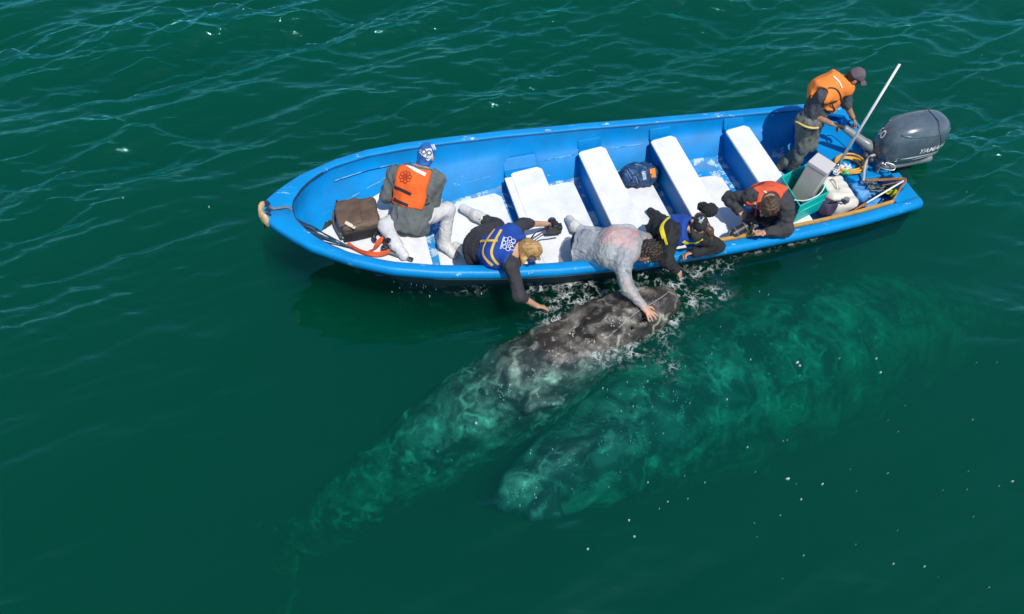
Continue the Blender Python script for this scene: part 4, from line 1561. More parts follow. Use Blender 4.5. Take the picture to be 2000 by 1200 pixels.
# ---------------------------------------------------------------- people
skin_m = pmat('tanned_skin', (.50, .27, .17), rough=.5, var=.10, scale=14, sub=.08, bump=.1, bscale=200)
skin_d = pmat('deep_tan_skin', (.34, .17, .10), rough=.5, var=.12, scale=14, sub=.06, bump=.1, bscale=200)
eye_white = pmat('eye_white', (.7, .68, .65), rough=.2, var=.02)
eye_dark = pmat('eye_iris', (.03, .02, .015), rough=.1, var=.1)
lip_m = pmat('lips', (.36, .13, .10), rough=.4, var=.1)

class Person:
    def __init__(self, label, J, look, up, skin=None, g=1.0, cat='person'):
        self.J = {k: P(*v) for k, v in J.items()}
        J = self.J
        self.g = g
        self.skin = skin or skin_m
        self.t = thing('person', label, cat, J['pelvis'])
        self.up = unit(J['neck'] - J['pelvis'])
        r = J['shR'] - J['shL']
        self.lat = unit(r - self.up * (r @ self.up))
        self.fwd = np.cross(self.up, self.lat)
        hr = unit(J['hiR'] - J['hiL'])
        self.plat = hr
        self.hf = unit(look)
        u = np.asarray(up, float)
        self.hu = unit(u - self.hf * (u @ self.hf))
        self.hr = np.cross(self.hf, self.hu)
        self.hands = []
    def torso(self):
        J, g = self.J, self.g
        w = lerp(J['pelvis'], J['chest'], .42)
        return [sub_cap(J['pelvis'], w, .112 * g, .100 * g, self.plat, 1.38), sub_cap(w, J['chest'], .100 * g, .118 * g, self.lat, 1.38),
                sub_cap(J['chest'], lerp(J['chest'], J['neck'], .8), .118 * g, .070 * g, self.lat, 1.6),
                sub_cap(lerp(J['chest'], J['neck'], .75), J['shL'], .068 * g, .058 * g), sub_cap(lerp(J['chest'], J['neck'], .75), J['shR'], .068 * g, .058 * g)]
    def wrist(self, s):
        J = self.J
        d = unit(J['ha' + s] - J['el' + s])
        return J['ha' + s] - d * .07
    def arm(self, s, frac=1.0):
        """Upper arm and forearm, frac of the whole length (1 = upper arm only, 2 = to the wrist)."""
        J, g = self.J, self.g
        out = []
        sh, el, wr = J['sh' + s], J['el' + s], self.wrist(s)
        f1 = min(1.0, frac)
        out.append(sub_cap(sh, lerp(sh, el, f1), .056 * g, (.056 - .013 * f1) * g))
        if frac > 1:
            f2 = min(1.0, frac - 1)
            out.append(sub_cap(el, lerp(el, wr, f2), .043 * g, (.043 - .014 * f2) * g))
        return out
    def leg(self, s, frac=2.0):
        J, g = self.J, self.g
        out = [sub_cap(J['hi' + s], lerp(J['hi' + s], J['kn' + s], min(1, frac)), .088 * g, (.088 - .030 * min(1, frac)) * g)]
        if frac > 1:
            f2 = frac - 1
            out.append(sub_cap(J['kn' + s], lerp(J['kn' + s], J['an' + s], f2), .058 * g, (.058 - .018 * f2) * g))
        return out
    def foot(self, s):
        J, g = self.J, self.g
        a, b = J['an' + s], J['to' + s]
        return [sub_cap(a, b, .042 * g, .034 * g), sub_cap(a, a - unit(b - a) * .04, .042 * g, .036 * g)]
    def head_prims(self):
        h, f, u, r, g = self.J['head'], self.hf, self.hu, self.hr, self.g
        A = [r, f, u]
        return [sub_ell(h + u * .02, A, np.array([.075, .095, .105]) * g), sub_ell(h + f * .025 - u * .055, A, np.array([.055, .065, .065]) * g),
                sub_cap(h + f * .082 + u * .01, h + f * .110 - u * .028, .010, .016), sub_cap(h + f * .075 + u * .028 - r * .035, h + f * .075 + u * .028 + r * .035, .014, .014),
                sub_cap(h + f * .075 - u * .068 - r * .018, h + f * .075 - u * .068 + r * .018, .016, .016), sub_cap(h + f * .07 - u * .105, h + f * .06 - u * .10, .022, .022),
                sub_ell(h - r * .078 - u * .01 - f * .01, A, np.array([.014, .022, .032])), sub_ell(h + r * .078 - u * .01 - f * .01, A, np.array([.014, .022, .032]))]
    def hand(self, s, palm=(0, 0, -1), curl=.35, spread=.16, dirv=None, thumb=None, sc=1.0):
        wr = self.wrist(s)
        d = unit(self.J['ha' + s] - self.J['el' + s]) if dirv is None else unit(dirv)
        n = np.asarray(palm, float)
        n = unit(n - d * (n @ d))
        side = np.cross(d, n) * (1 if s == 'R' else -1)     # towards the thumb
        if thumb is not None and side @ np.asarray(thumb, float) < 0:
            side = -side
        pr = [sub_cap(wr + d * .01, wr + d * .085 * sc, .017 * sc, .014 * sc, side, 2.3)]
        fin = []
        base = wr + d * .088 * sc
        for i, (off, ln) in enumerate(((.030, .072), (.010, .082), (-.011, .076), (-.030, .058))):
            b = base + side * off * sc - d * (.006 if i == 3 else 0)
            dd = unit(d + side * spread * (1.5 - i) * .8)
            p = b
            for j, fr in enumerate((.45, .30, .25)):
                a = curl * (j + .6)
                q = p + (dd * math.cos(a) + n * math.sin(a)) * ln * fr * sc
                fin.append(sub_cap(p, q, (.0098 - .0008 * j) * sc, (.0092 - .0010 * j) * sc))
                p = q
        tb = wr + d * .028 * sc + side * .026 * sc
        t1 = tb + unit(d * .65 + side * .75 + n * .25) * .042 * sc
        t2 = t1 + unit(d * .85 + side * .30 + n * (.2 + curl * .5)) * .034 * sc
        fin += [sub_cap(tb, t1, .014 * sc, .011 * sc), sub_cap(t1, t2, .011 * sc, .0085 * sc)]
        self.hands.append((pr, fin))
        return self
    def body(self, feet=True):
        big = self.torso() + self.arm('L', 2) + self.arm('R', 2) + self.leg('L') + self.leg('R') + [sub_cap(self.J['neck'] - self.up * .03, self.J['head'] - self.hu * .04 - self.hf * .01, .056 * self.g, .052 * self.g)] + self.head_prims()[:2]
        if feet:
            big += self.foot('L') + self.foot('R')
        small = self.head_prims()[2:]
        allp = big + [p for h in self.hands for q in h for p in q]
        f = Field(allp, .0085, .03)
        f.union(big, .035)
        f.union(small, .018)
        for pr, fin in self.hands:
            f.union(pr, .02)
            f.union(fin, .006)
        link_mesh('body', f.mesh(), self.skin, self.t)
        h, fw, u, r = self.J['head'], self.hf, self.hu, self.hr
        for sg in (-1, 1):
            e = h + fw * .088 * self.g + u * .008 + r * sg * .031
            o = MB().ball(e, .0125).build('eye', eye_white, self.t, smooth=True)
            MB().ball(e + fw * .0075, .0075).build('iris', eye_dark, o, smooth=True)
        MB().tube([h + fw * .088 - u * .066 - r * .022, h + fw * .096 - u * .064, h + fw * .088 - u * .066 + r * .022], [.004, .0075, .004], 6).build('mouth', lip_m, self.t, smooth=True)
        return self
    def shirt(self, mat, fl=2.0, fr=2.0, grow=.016, seed=1, name='shirt', amp=.006, tail=0.0, k=.04):
        pr = self.torso()
        if tail:
            pr = pr + [sub_cap(lerp(self.J['pelvis'], self.J['chest'], .2), self.J['pelvis'] - self.up * tail, .118 * self.g, .128 * self.g, self.plat, 1.52)]
        sl = self.arm('L', fl) + self.arm('R', fr)
        f = Field(pr + sl, .0115, .06)
        f.union(pr, .05, grow)
        f.union(sl, k, grow * .95)
        c = self.J['pelvis'] - self.up * (.10 + tail * .6)
        f.clip(lambda X: (c - X) @ self.up)
        f.bump(wobble(seed, amp, .10))
        f.bump(wobble(seed + 50, amp * .5, .045))
        # sleeves end open at the cuff, head end at the collar
        nk = self.J['neck'] + self.up * .012
        f.clip(lambda X: (X - nk) @ self.up + np.where(np.linalg.norm(X - nk, axis=-1) > .13, -1, 0))
        return link_mesh(name, f.mesh(), mat, self.t)
    def trousers(self, mat, fl=1.95, fr=1.95, grow=.018, seed=2, name='trousers', amp=.005):
        w = lerp(self.J['pelvis'], self.J['chest'], .18)
        pr = [sub_cap(self.J['pelvis'], w, .114 * self.g, .104 * self.g, self.plat, 1.38)]
        lg = self.leg('L', fl) + self.leg('R', fr)
        f = Field(pr + lg, .0115, .06)
        f.union(pr + lg, .05, grow)
        f.bump(wobble(seed, amp, .11))
        f.bump(wobble(seed + 60, amp * .6, .05))
        return link_mesh(name, f.mesh(), mat, self.t)
    def boots(self, mat, shaft=.5, sole=None, name='boot', grow=.012):
        for s in 'LR':
            J = self.J
            pr = self.foot(s) + [sub_cap(J['an' + s], lerp(J['an' + s], J['kn' + s], shaft), .048 * self.g, .054 * self.g)]
            sdf_obj(name, pr, mat, self.t, h=.0105, k=.03, grow=grow, bumpf=wobble(ord(s), .003, .05))
    def vest(self, mat, hem=.30, grow=.040, seed=3, arm_r=.085, name='life_vest', top=.02, neck_r=.085, amp=.005, lo=-9, hi=9):
        """Padded vest round the chest: hem is how far below the neck it ends."""
        J = self.J
        pr = self.torso()
        f = Field(pr, .0105, .09)
        f.union(pr, .06, grow)
        c0 = J['neck'] - self.up * hem
        f.clip(lambda X: (c0 - X) @ self.up, .012)
        c1 = J['neck'] + self.up * top
        f.clip(lambda X: (X - c1) @ self.up, .012)
        cc = J['chest']
        f.clip(lambda X: np.maximum((X - cc) @ self.lat - hi, lo - (X - cc) @ self.lat), .012)
        cuts = []
        for s in 'LR':
            o = unit(J['sh' + s] - J['chest'])
            sd = self.lat * (1 if s == 'R' else -1)
            cuts.append(sub_cap(J['sh' + s] + sd * .035 - self.up * .02, J['el' + s], arm_r, arm_r))
            cuts.append(sub_cap(J['sh' + s] + sd * .05, J['sh' + s] + sd * .15, arm_r * 1.1, arm_r * 1.3))
        f.cut(cuts, .012)
        f.cut([sub_cap(J['neck'] - self.up * .05 + self.fwd * .01, J['neck'] + self.up * .15 + self.fwd * .03, neck_r, neck_r * 1.2)], .012)
        f.bump(wobble(seed, amp, .15))
        self.v = link_mesh(name, f.mesh(), mat, self.t)
        self.vb = bvh(self.v)
        return self.v
    def mark(self, name, pts, w, mat, lift=.006, n=18, closed=False, parent=None, bv=None, z=None):
        """A strap or print on the vest, drawn along points of the photograph."""
        bv = bv or self.vb
        z = float(self.J['chest'][2]) if z is None else z
        c = spline(np.array([[a, b, 0] for a, b in pts], float), n, closed)
        hits = [on_surf(a, b, z, bv, lift) for a, b, _ in c]
        q = np.array([h[0] for h in hits])
        nn = np.array([h[1] for h in hits])
        for _ in range(2):
            nn[1:-1] = (nn[:-2] + nn[1:-1] + nn[2:]) / 3
            q[1:-1] = (q[:-2] + 2 * q[1:-1] + q[2:]) / 4
        nn /= np.linalg.norm(nn, axis=1)[:, None]
        tan = np.gradient(q, axis=0)
        sd = np.cross(tan, nn)
        sd /= np.linalg.norm(sd, axis=1)[:, None] + 1e-9
        return MB().ribbon(q + nn * .002, sd * w / 2, nn * .006).build(name, mat, parent or self.v, smooth=False)
    def rosette(self, cx, cy, r, mat, w=.006, sq=(1, 1), rot=0.0, n=8):
        mb = MB()
        z = float(self.J['chest'][2])
        for i in range(n):
            a = rot + 2 * math.pi * i / n
            px, py = cx + r * .72 * math.cos(a) * sq[0], cy + r * .72 * math.sin(a) * sq[1]
            ring = [on_top(px + r * .27 * math.cos(b) * sq[0], py + r * .27 * math.sin(b) * sq[1], z, self.vb, .005) for b in np.linspace(0, 2 * math.pi, 11)]
            mb.tube(ring, w / 2, 5, cap=False)
            mb.tube([on_top(cx + r * u * math.cos(a) * sq[0], cy + r * u * math.sin(a) * sq[1], z, self.vb, .005) for u in (.12, .28, .44)], w / 2, 5)
        return mb.build('emblem', mat, self.v, smooth=True)
    def hair(self, mat, grow=.018, seed=5, amp=.006, wl=.03, face=.045, brow=.055, name='hair', extra=(), nape=.07, capped=False):
        h, fw, u = self.J['head'], self.hf, self.hu
        A = [self.hr, fw, u]
        pr = [sub_ell(h + u * .02 - fw * .004, A, np.array([.077, .097, .107]) * self.g)] + list(extra)
        f = Field(pr, .0085, .05)
        f.union(pr, .03, grow)
        f.clip(lambda X: np.where((X - h) @ u > brow, -1, (X - h) @ fw - face), .01)
        if not extra:
            f.clip(lambda X: -((X - h) @ u) - nape, .01)
        if capped:
            f.clip(lambda X: (X - h) @ u - .035, .006)
        f.bump(wobble(seed, amp, wl))
        return link_mesh(name, f.mesh(), mat, self.t)
    def cap(self, mat, seed=6, brim=.085, name='cap'):
        h, fw, u, r = self.J['head'], self.hf, self.hu, self.hr
        A = [r, fw, u]
        pr = [sub_ell(h + u * .025 - fw * .004, A, np.array([.084, .104, .112]) * self.g)]
        f = Field(pr, .0085, .04)
        f.union(pr, .02)
        f.clip(lambda X: (h + u * .030 - X) @ u, .006)
        f.bump(wobble(seed, .002, .08))
        o = link_mesh(name, f.mesh(), mat, self.t)
        V, Fc = [], []
        n = 14
        for i in range(n + 1):
            a = -1.15 + 2.3 * i / n
            for (d, dz, th) in ((0, 0, .004), (brim * math.cos(a * .95) ** .6, -.018 - .02 * abs(math.sin(a)), .004), (brim * math.cos(a * .95) ** .6, -.024 - .02 * abs(math.sin(a)), -.0), (0, -.008, 0)):
                V.append(h + u * (.040 + dz) + r * math.sin(a) * .080 + fw * (math.cos(a) * .098 + d))
        for i in range(n):
            for k in range(4):
                Fc.append((i * 4 + k, i * 4 + (k + 1) % 4, i * 4 + 4 + (k + 1) % 4, i * 4 + 4 + k))
        Fc += [(0, 1, 2, 3), tuple(n * 4 + k for k in (3, 2, 1, 0))]
        obj('brim', V, Fc, mat, o)
        MB().ball(h + u * .137 * self.g - fw * .004, (.008, .008, .006)).build('button', mat, o, smooth=True)
        return o

def cloth(name, col, **k):
    d = dict(rough=.85, var=.18, scale=9, bump=.55, bscale=17, bdist=.03, detail=6)
    d.update(k)
    return pmat(name, col, **d)
# ---- seated passenger with his back to us, bow platform
orange_vest_m = cloth('orange_vest', (.78, .115, .012), var=.10, bump=.25)
grey_shirt_m = cloth('grey_green_shirt', (.105, .118, .112))
white_trousers_m = cloth('off_white_trousers', (.55, .54, .52), var=.08, bump=.6)
white_boot_m = pmat('white_rubber', (.64, .63, .60), rough=.45, var=.06, scale=8, dirt=(.4, .38, .33), dirt_amt=.5)
strip_m = pmat('reflective_strip', (.72, .70, .66), rough=.35, var=.05)
A = Person('person in orange life vest and blue printed headscarf sitting on the white bow platform', dict(
    pelvis=(802, 425, .84), chest=(812, 360, 1.10), neck=(822, 328, 1.22), head=(832, 304, 1.30),
    shL=(772, 340, 1.12), elL=(754, 384, .93), haL=(800, 362, .98), shR=(854, 352, 1.10), elR=(846, 394, .90), haR=(835, 350, .98),
    hiL=(784, 428, .82), knL=(754, 442, .82), anL=(774, 480, .76), toL=(790, 500, .75),
    hiR=(824, 425, .82), knR=(874, 410, .76), anR=(868, 478, .40), toR=(886, 497, .35)), (.35, .85, -.40), (.12, .38, .9), g=1.0)
A.hand('L', (0, .4, -.9), .6).hand('R', (0, .4, -.9), .6).body()
A.shirt(grey_shirt_m, 1.95, 1.95, .026, 101, amp=.006, tail=.10)
A.trousers(white_trousers_m, 1.9, 1.9, .020, 102, amp=.003)
A.boots(white_boot_m, .45, grow=.016)
A.vest(orange_vest_m, .42, .052, 103, .070, top=-.01, lo=-.20, hi=.15)
A.mark('reflective_strip', [(778, 317), (803, 328), (831, 342)], .035, strip_m, .004)
for pts in ([(767, 364), (784, 371), (803, 380)], [(762, 387), (778, 394), (797, 402)]):
    A.mark('webbing', pts, .030, black_strap_m, .003)
A.mark('side_strap', [(812, 382), (820, 385), (834, 391)], .026, black_strap_m, .010, bv=bvh(A.t.children[[c.name.split('.')[0] for c in A.t.children].index('shirt')]))
A.mark('side_strap', [(806, 403), (816, 404), (832, 400), (838, 396)], .016, black_strap_m, .008, bv=bvh(A.t.children[[c.name.split('.')[0] for c in A.t.children].index('shirt')]))
A.rosette(792, 346, 12, pmat('dark_print', (.36, .045, .012), rough=.8, var=.2), .010)
scarf_m = pmat('blue_print_scarf', (.015, .10, .33), rough=.7, var=.25, scale=12, bump=.3, bscale=40)
h = A.J['head']
AA = [A.hr, A.hf, A.hu]
sc_o = sdf_obj('headscarf', [sub_ell(h + A.hu * .02, AA, np.array([.080, .100, .110])), sub_cap(h - A.hu * .05 - A.hf * .02, A.J['neck'], .066, .060)], scarf_m, A.t, h=.009, k=.03, grow=.006, bumpf=wobble(104, .003, .05))
sb = bvh(sc_o)
pale_print = pmat('pale_print', (.62, .63, .62), rough=.8, var=.25, scale=60)
patch('print', [(816, 294), (842, 290), (846, 306), (836, 315)], 1.28, sb, pale_print, sc_o, 6, .003)
patch('print', [(841, 283), (848, 282), (852, 292), (846, 294)], 1.3, sb, pale_print, sc_o, 4, .003)
dark_print = pmat('navy_print', (.02, .05, .14), rough=.8, var=.2)
for (cx, cy, rr) in ((828, 297, 4.2), (838, 299, 4.2)):
    MB().tube([on_top(cx + rr * math.cos(a), cy + rr * math.sin(a), 1.3, sb, .004) for a in np.linspace(0, 6.283, 13)], .006, 5).build('print_ring', dark_print, sc_o, smooth=True)
for pts in ([(824, 306), (830, 308), (836, 310)], [(833, 302), (834, 306)]):
    MB().tube([on_top(a, b, 1.28, sb, .004) for a, b in pts], .005, 5).build('print_line', dark_print, sc_o, smooth=True)

# ---- woman leaning over the rail with one arm in the water
blue_vest_m = cloth('blue_vest', (.006, .052, .30), var=.16, bump=.3)
charcoal_m = cloth('charcoal_lycra', (.033, .030, .036), bump=.3)
yellow_web = pmat('yellow_webbing', (.72, .45, .06), rough=.8, var=.12, scale=40, bump=.3)
B = Person('blonde person in blue vest leaning over the rail with one arm in the water', dict(
    pelvis=(932, 482, .76), chest=(978, 484, 1.02), neck=(1014, 485, 1.10), head=(1038, 490, 1.11),
    shL=(1002, 452, 1.05), elL=(1024, 437, .86), haL=(1076, 438, .64), shR=(998, 518, 1.05), elR=(1014, 578, .80), haR=(1056, 602, .52),
    hiL=(934, 462, .74), knL=(972, 442, .40), anL=(930, 421, .40), toL=(905, 407, .39),
    hiR=(926, 500, .74), knR=(948, 512, .42), anR=(910, 492, .40), toR=(890, 480, .39)), (.78, -.42, -.45), (.30, -.25, .9), g=.93)
B.hand('L', (.3, -.2, -.9), .7, .05).hand('R', (.1, -.2, -.9), .25, .22, dirv=P(1075, 604, .46) - P(1052, 600, .54), thumb=(0, 1, .2)).body()
B.shirt(charcoal_m, 1.25, 1.25, .018, 111, amp=.004, tail=.02)
B.trousers(charcoal_m, 1.75, 1.9, .018, 112)
B.boots(white_boot_m, .30, grow=.014)
B.vest(blue_vest_m, .40, .036, 113, .07)
for pts in ([(966, 449), (951, 470), (943, 492), (950, 507), (962, 518)], [(979, 450), (967, 472), (960, 492), (964, 506), (974, 517)], [(938, 472), (955, 471), (972, 471)]):
    B.mark('webbing', pts, .024, yellow_web, .004)
white_print = pmat('white_print', (.72, .72, .74), rough=.8, var=.1)
B.rosette(994, 477, 14, white_print, .007, (1, 1), .2)
for i in range(9):
    B.mark('print_stroke', [(983 - i * .75, 464 + i * 2.6), (985.5 - i * .75, 465 + i * 2.6)], .009, white_print, .003, n=3)
blond_m = pmat('blond_hair', (.42, .24, .085), rough=.45, var=.5, scale=22, stretch=(1, 5, 1), bump=.5, bscale=60)
h, fw, u, r_ = B.J['head'], B.hf, B.hu, B.hr
B.hair(blond_m, .014, 114, .0025, .06, .02, .05, extra=[sub_cap(h - fw * .085 - u * .02, P(1024, 506, 1.06), .034, .026), sub_cap(P(1024, 506, 1.06), P(1022, 524, .98), .026, .014), sub_ell(h - fw * .07, [r_, fw, u], [.07, .05, .08])])
MB().tube(spline([on_top(a, b, 1.1, bvh(B.v), .012) for a, b in ((1012, 470), (1016, 485), (1014, 503))] + [P(1040, 512, 1.0)], 14), .012, 6).build('collar', blue_vest_m, B.t, smooth=True)
t = thing('camera', 'small black camera held over the white bench by the blonde person', 'camera', P(1080, 447, .58))
camera_body(t, P(1082, 447, .62), P(1076, 427, .62) - P(1082, 449, .60), [.2, -.3, .9], 1.15, .085, .034)
strap('strap', [P(1096, 455, .66), P(1080, 459, .64), P(1062, 459, .70), P(1047, 468, .85), P(1038, 478, 1.0)], .018, black_strap_m, t, .6)
strap('strap', [P(1070, 444, .66), P(1058, 450, .72), P(1045, 456, .82), P(1036, 468, .98)], .018, black_strap_m, t, .6)

# ---- man in the see-through rain jacket reaching down to the whale
def film_material():
    m = bpy.data.materials.new('frosted_rain_film')
    m.use_nodes = True
    n, l = nodes_of(m)
    b = n['Principled BSDF']
    b.inputs['Base Color'].default_value = (.52, .55, .56, 1)
    b.inputs['Roughness'].default_value = .35
    tc = n.new('ShaderNodeTexCoord')
    ns = n.new('ShaderNodeTexNoise')
    ns.inputs['Scale'].default_value = 9
    ns.inputs['Detail'].default_value = 5
    l.new(tc.outputs['Object'], ns.inputs['Vector'])
    r = n.new('ShaderNodeMapRange')
    r.inputs['From Min'].default_value, r.inputs['From Max'].default_value = .3, .7
    r.inputs['To Min'].default_value, r.inputs['To Max'].default_value = .46, .60
    l.new(ns.outputs['Fac'], r.inputs['Value'])
    l.new(r.outputs[0], b.inputs['Alpha'])
    bp = n.new('ShaderNodeBump')
    bp.inputs['Strength'].default_value = .9
    bp.inputs['Distance'].default_value = .05
    n2 = n.new('ShaderNodeTexNoise')
    n2.inputs['Scale'].default_value = 11
    n2.inputs['Distortion'].default_value = 1.2
    n2.inputs['Detail'].default_value = 4
    l.new(tc.outputs['Object'], n2.inputs['Vector'])
    l.new(n2.outputs['Fac'], bp.inputs['Height'])
    l.new(bp.outputs[0], b.inputs['Normal'])
    return m
film_m = film_material()
navy_cloth = cloth('navy_shorts', (.015, .03, .09))
grey_tee = cloth('grey_tee', (.16, .17, .17))
coral_m = cloth('coral_vest', (.80, .20, .11), var=.10, bump=.3)
C = Person('dark-haired person in translucent grey rain jacket reaching down to touch the whale', dict(
    pelvis=(1140, 482, .78), chest=(1198, 480, .95), neck=(1240, 480, .98), head=(1264, 492, .96),
    shL=(1228, 458, .97), elL=(1262, 470, .80), haL=(1284, 498, .72), shR=(1216, 512, .95), elR=(1226, 566, .84), haR=(1266, 608, .71),
    hiL=(1138, 468, .74), knL=(1160, 468, .26), anL=(1122, 442, .24), toL=(1112, 428, .2),
    hiR=(1146, 498, .74), knR=(1168, 508, .26), anR=(1134, 482, .2), toR=(1122, 470, .2)), (.15, -.45, -.88), (.85, -.15, .25), g=.98)
C.hand('L', (0, -.2, -1), .7).hand('R', (.0, .15, -1), .18, .30, dirv=P(1284, 632, .65) - P(1258, 602, .71), thumb=(1, 1, 0), sc=1.08).body()
C.shirt(grey_tee, .5, .5, .010, 121)
C.trousers(navy_cloth, 1.3, 1.3, .018, 122)
C.boots(white_boot_m, .42, grow=.014)
C.vest(coral_m, .30, .030, 123, .10, lo=-.20, hi=.09)
pr = C.torso()
hemc = C.J['pelvis']
f = Field(pr + C.arm('L', 2) + C.arm('R', 2), .0115, .10)
f.union(pr, .07, .040)
f.union([sub_cap(lerp(C.J['pelvis'], C.J['chest'], .35), C.J['pelvis'] - C.up * .06, .15, .19, C.plat, 1.25)], .06)
f.union([sub_cap(C.J['sh' + s], C.J['el' + s], .078, .066) for s in 'LR'] + [sub_cap(C.J['el' + s], C.wrist(s), .064, .044) for s in 'LR'], .05)
f.union([sub_ell(C.J['neck'] - C.up * .0 + C.fwd * -.03, [C.lat, C.fwd, C.up], [.12, .10, .075])], .04)
f.clip(lambda X: (hemc - C.up * .05 - X) @ C.up)
f.cut([sub_ell(C.J['head'] + C.hu * .01, [C.hr, C.hf, C.hu], [.105, .12, .13])], .01)
f.bump(wobble(124, .007, .24))
f.bump(wobble(125, .0025, .09))
link_mesh('rain_jacket', f.mesh(), film_m, C.t)
dark_hair = pmat('dark_curly_hair', (.030, .018, .012), rough=.4, var=.6, scale=60, bump=.9, bscale=70)
C.hair(dark_hair, .026, 126, .012, .035, .015, .04)

# ---- person in the black cap
black_hoodie = cloth('black_hoodie', (.014, .014, .015), bump=.4)
D = Person('person in black cap and blue vest with yellow straps leaning over the rail', dict(
    pelvis=(1287, 448, .72), chest=(1325, 450, .93), neck=(1352, 446, 1.03), head=(1366, 437, 1.12),
    shL=(1374, 462, .93), elL=(1402, 482, .76), haL=(1342, 496, .76), shR=(1308, 468, .93), elR=(1302, 510, .78), haR=(1326, 533, .58),
    hiL=(1290, 440, .70), knL=(1310, 440, .28), anL=(1282, 422, .2), toL=(1270, 412, .2),
    hiR=(1285, 460, .70), knR=(1305, 470, .28), anR=(1272, 452, .2), toR=(1260, 446, .2)), (-.20, -.72, -.66), (.12, -.40, .9), g=.86)
D.hand('L', (-.3, -.6, -.7), .9, .02).hand('R', (.3, .2, -.9), .35, .12).body()
D.shirt(black_hoodie, 1.95, 1.95, .032, 131, amp=.006)
D.trousers(black_hoodie, 1.9, 1.9, .018, 132)
D.boots(black_rubber, .4)
D.vest(blue_vest_m, .27, .046, 133, .078, hi=.12)
def bvh_all(objs):
    V, Fc = [], []
    for o in objs:
        r0, n = root_of(o.parent), len(V)
        V += [tuple(v.co + r0) for v in o.data.vertices]
        Fc += [tuple(i + n for i in p.vertices) for p in o.data.polygons]
    return BVHTree.FromPolygons(V, Fc)
D.vb = bvh_all([c for c in D.t.children if c.name.startswith(('shirt', 'life_vest'))])
for pts in ([(1322, 418), (1304, 428), (1294, 442), (1298, 462), (1303, 478)], [(1312, 420), (1300, 432), (1291, 446), (1296, 466)]):
    D.mark('webbing', pts, .026, pmat('lemon_webbing', (.72, .60, .02), rough=.8, var=.1), .004)
D.mark('webbing', [(1334, 471), (1346, 477), (1358, 474), (1372, 466)], .030, D.v.children[0].data.materials[0], .006)
capo = D.cap(pmat('black_cap', (.018, .018, .018), rough=.8, var=.2, bump=.3, bscale=90))
cb2 = bvh(capo)
cz = float(D.J['head'][2]) + .1
for pts in ([(1366, 434.5), (1366.8, 424.5), (1372.4, 434), (1373, 424)], [(1363.6, 426.5), (1368.6, 431), (1369, 436.5)], [(1375.2, 426), (1368.8, 431.2)]):
    MB().tube([on_top(a, b, cz, cb2, .003) for a, b in pts], .0042, 6).build('cap_letter', white_print, capo, smooth=True)
brown_hair = pmat('long_brown_hair', (.085, .038, .02), rough=.4, var=.5, scale=25, stretch=(1, 1, .25), bump=.7, bscale=60)
h, fw, u, r_ = D.J['head'], D.hf, D.hu, D.hr
D.hair(brown_hair, .004, 134, .003, .05, .02, -.5, capped=True, extra=[sub_cap(h - fw * .06 - u * .03, P(1386, 452, 1.02), .05, .035), sub_cap(P(1386, 452, 1.02), P(1388, 470, .92), .034, .018), sub_cap(h - r_ * -.07 - u * .02, P(1352, 458, 1.0), .02, .012)])
pm = sdf_obj('fur_hood', [sub_ell(P(1386, 411, 1.08), [AX, PE, [0, 0, 1]], [.085, .07, .07]), sub_ell(P(1372, 404, 1.06), [AX, PE, [0, 0, 1]], [.055, .05, .05])], cloth('black_fleece', (.016, .015, .016), bump=.9, bscale=60), D.t, h=.009, k=.03, bumpf=wobble(135, .006, .035))

# ---- photographer
red_vest_m = cloth('orange_red_vest', (.74, .10, .035), var=.12, bump=.3)
dark_hoodie = cloth('dark_grey_hoodie', (.040, .038, .042))
E = Person('photographer in dark hoodie and orange vest aiming a long lens over the rail', dict(
    pelvis=(1514, 402, .48), chest=(1508, 388, .80), neck=(1506, 388, 1.0), head=(1502, 404, 1.06),
    shL=(1536, 408, .92), elL=(1536, 448, .72), haL=(1482, 456, .74), shR=(1468, 384, .94), elR=(1424, 388, .80), haR=(1452, 422, .76),
    hiL=(1524, 408, .46), knL=(1500, 428, .28), anL=(1528, 398, .2), toL=(1534, 394, .2),
    hiR=(1500, 396, .46), knR=(1474, 422, .28), anR=(1504, 388, .2), toR=(1508, 384, .2)), (-.62, -.50, -.60), (.10, -.50, .86), g=1.0)
E.hand('L', (-.2, .1, .9), .5, .05).hand('R', (.0, -.3, -.9), .75, .06, thumb=(1, -.2, 0)).body()
E.shirt(dark_hoodie, 1.9, 1.95, .024, 141, amp=.007)
E.trousers(charcoal_m, 1.9, 1.9, .018, 142)
E.boots(black_rubber, .4)
E.vest(red_vest_m, .42, .042, 143, .080, lo=-.11)
E.mark('reflective_strip', [(1492, 374), (1502, 378), (1514, 383)], .016, strip_m, .004)
E.mark('reflective_strip', [(1477, 397), (1475, 404), (1476, 412)], .028, strip_m, .004)
E.mark('webbing', [(1470, 368), (1482, 362), (1494, 358)], .014, black_strap_m, .008)
brown_short = pmat('brown_hair', (.075, .040, .020), rough=.4, var=.6, scale=40, stretch=(1, 3, 1), bump=.8, bscale=60)
E.hair(brown_short, .018, 144, .006, .035, .025, .05)
MB().tube(spline([P(1530, 396, .98), P(1526, 384, .96), P(1510, 376, .94), P(1490, 378, .94)], 14), .035, 8).build('hood', dark_hoodie, E.t, smooth=True)
t = thing('camera', 'black camera with a long zoom lens in the hands of the photographer', 'camera', P(1458, 443, .72))
camera_body(t, P(1468, 436, .76), P(1440, 452, .70) - P(1466, 437, .76), [-.1, -.35, .9], 1.15, .19, .040)
strap('strap', [P(1472, 428, .82), P(1476, 415, .90), P(1474, 400, .98)], .02, pmat('red_strap', (.30, .02, .02), rough=.8, var=.2), t, .4)

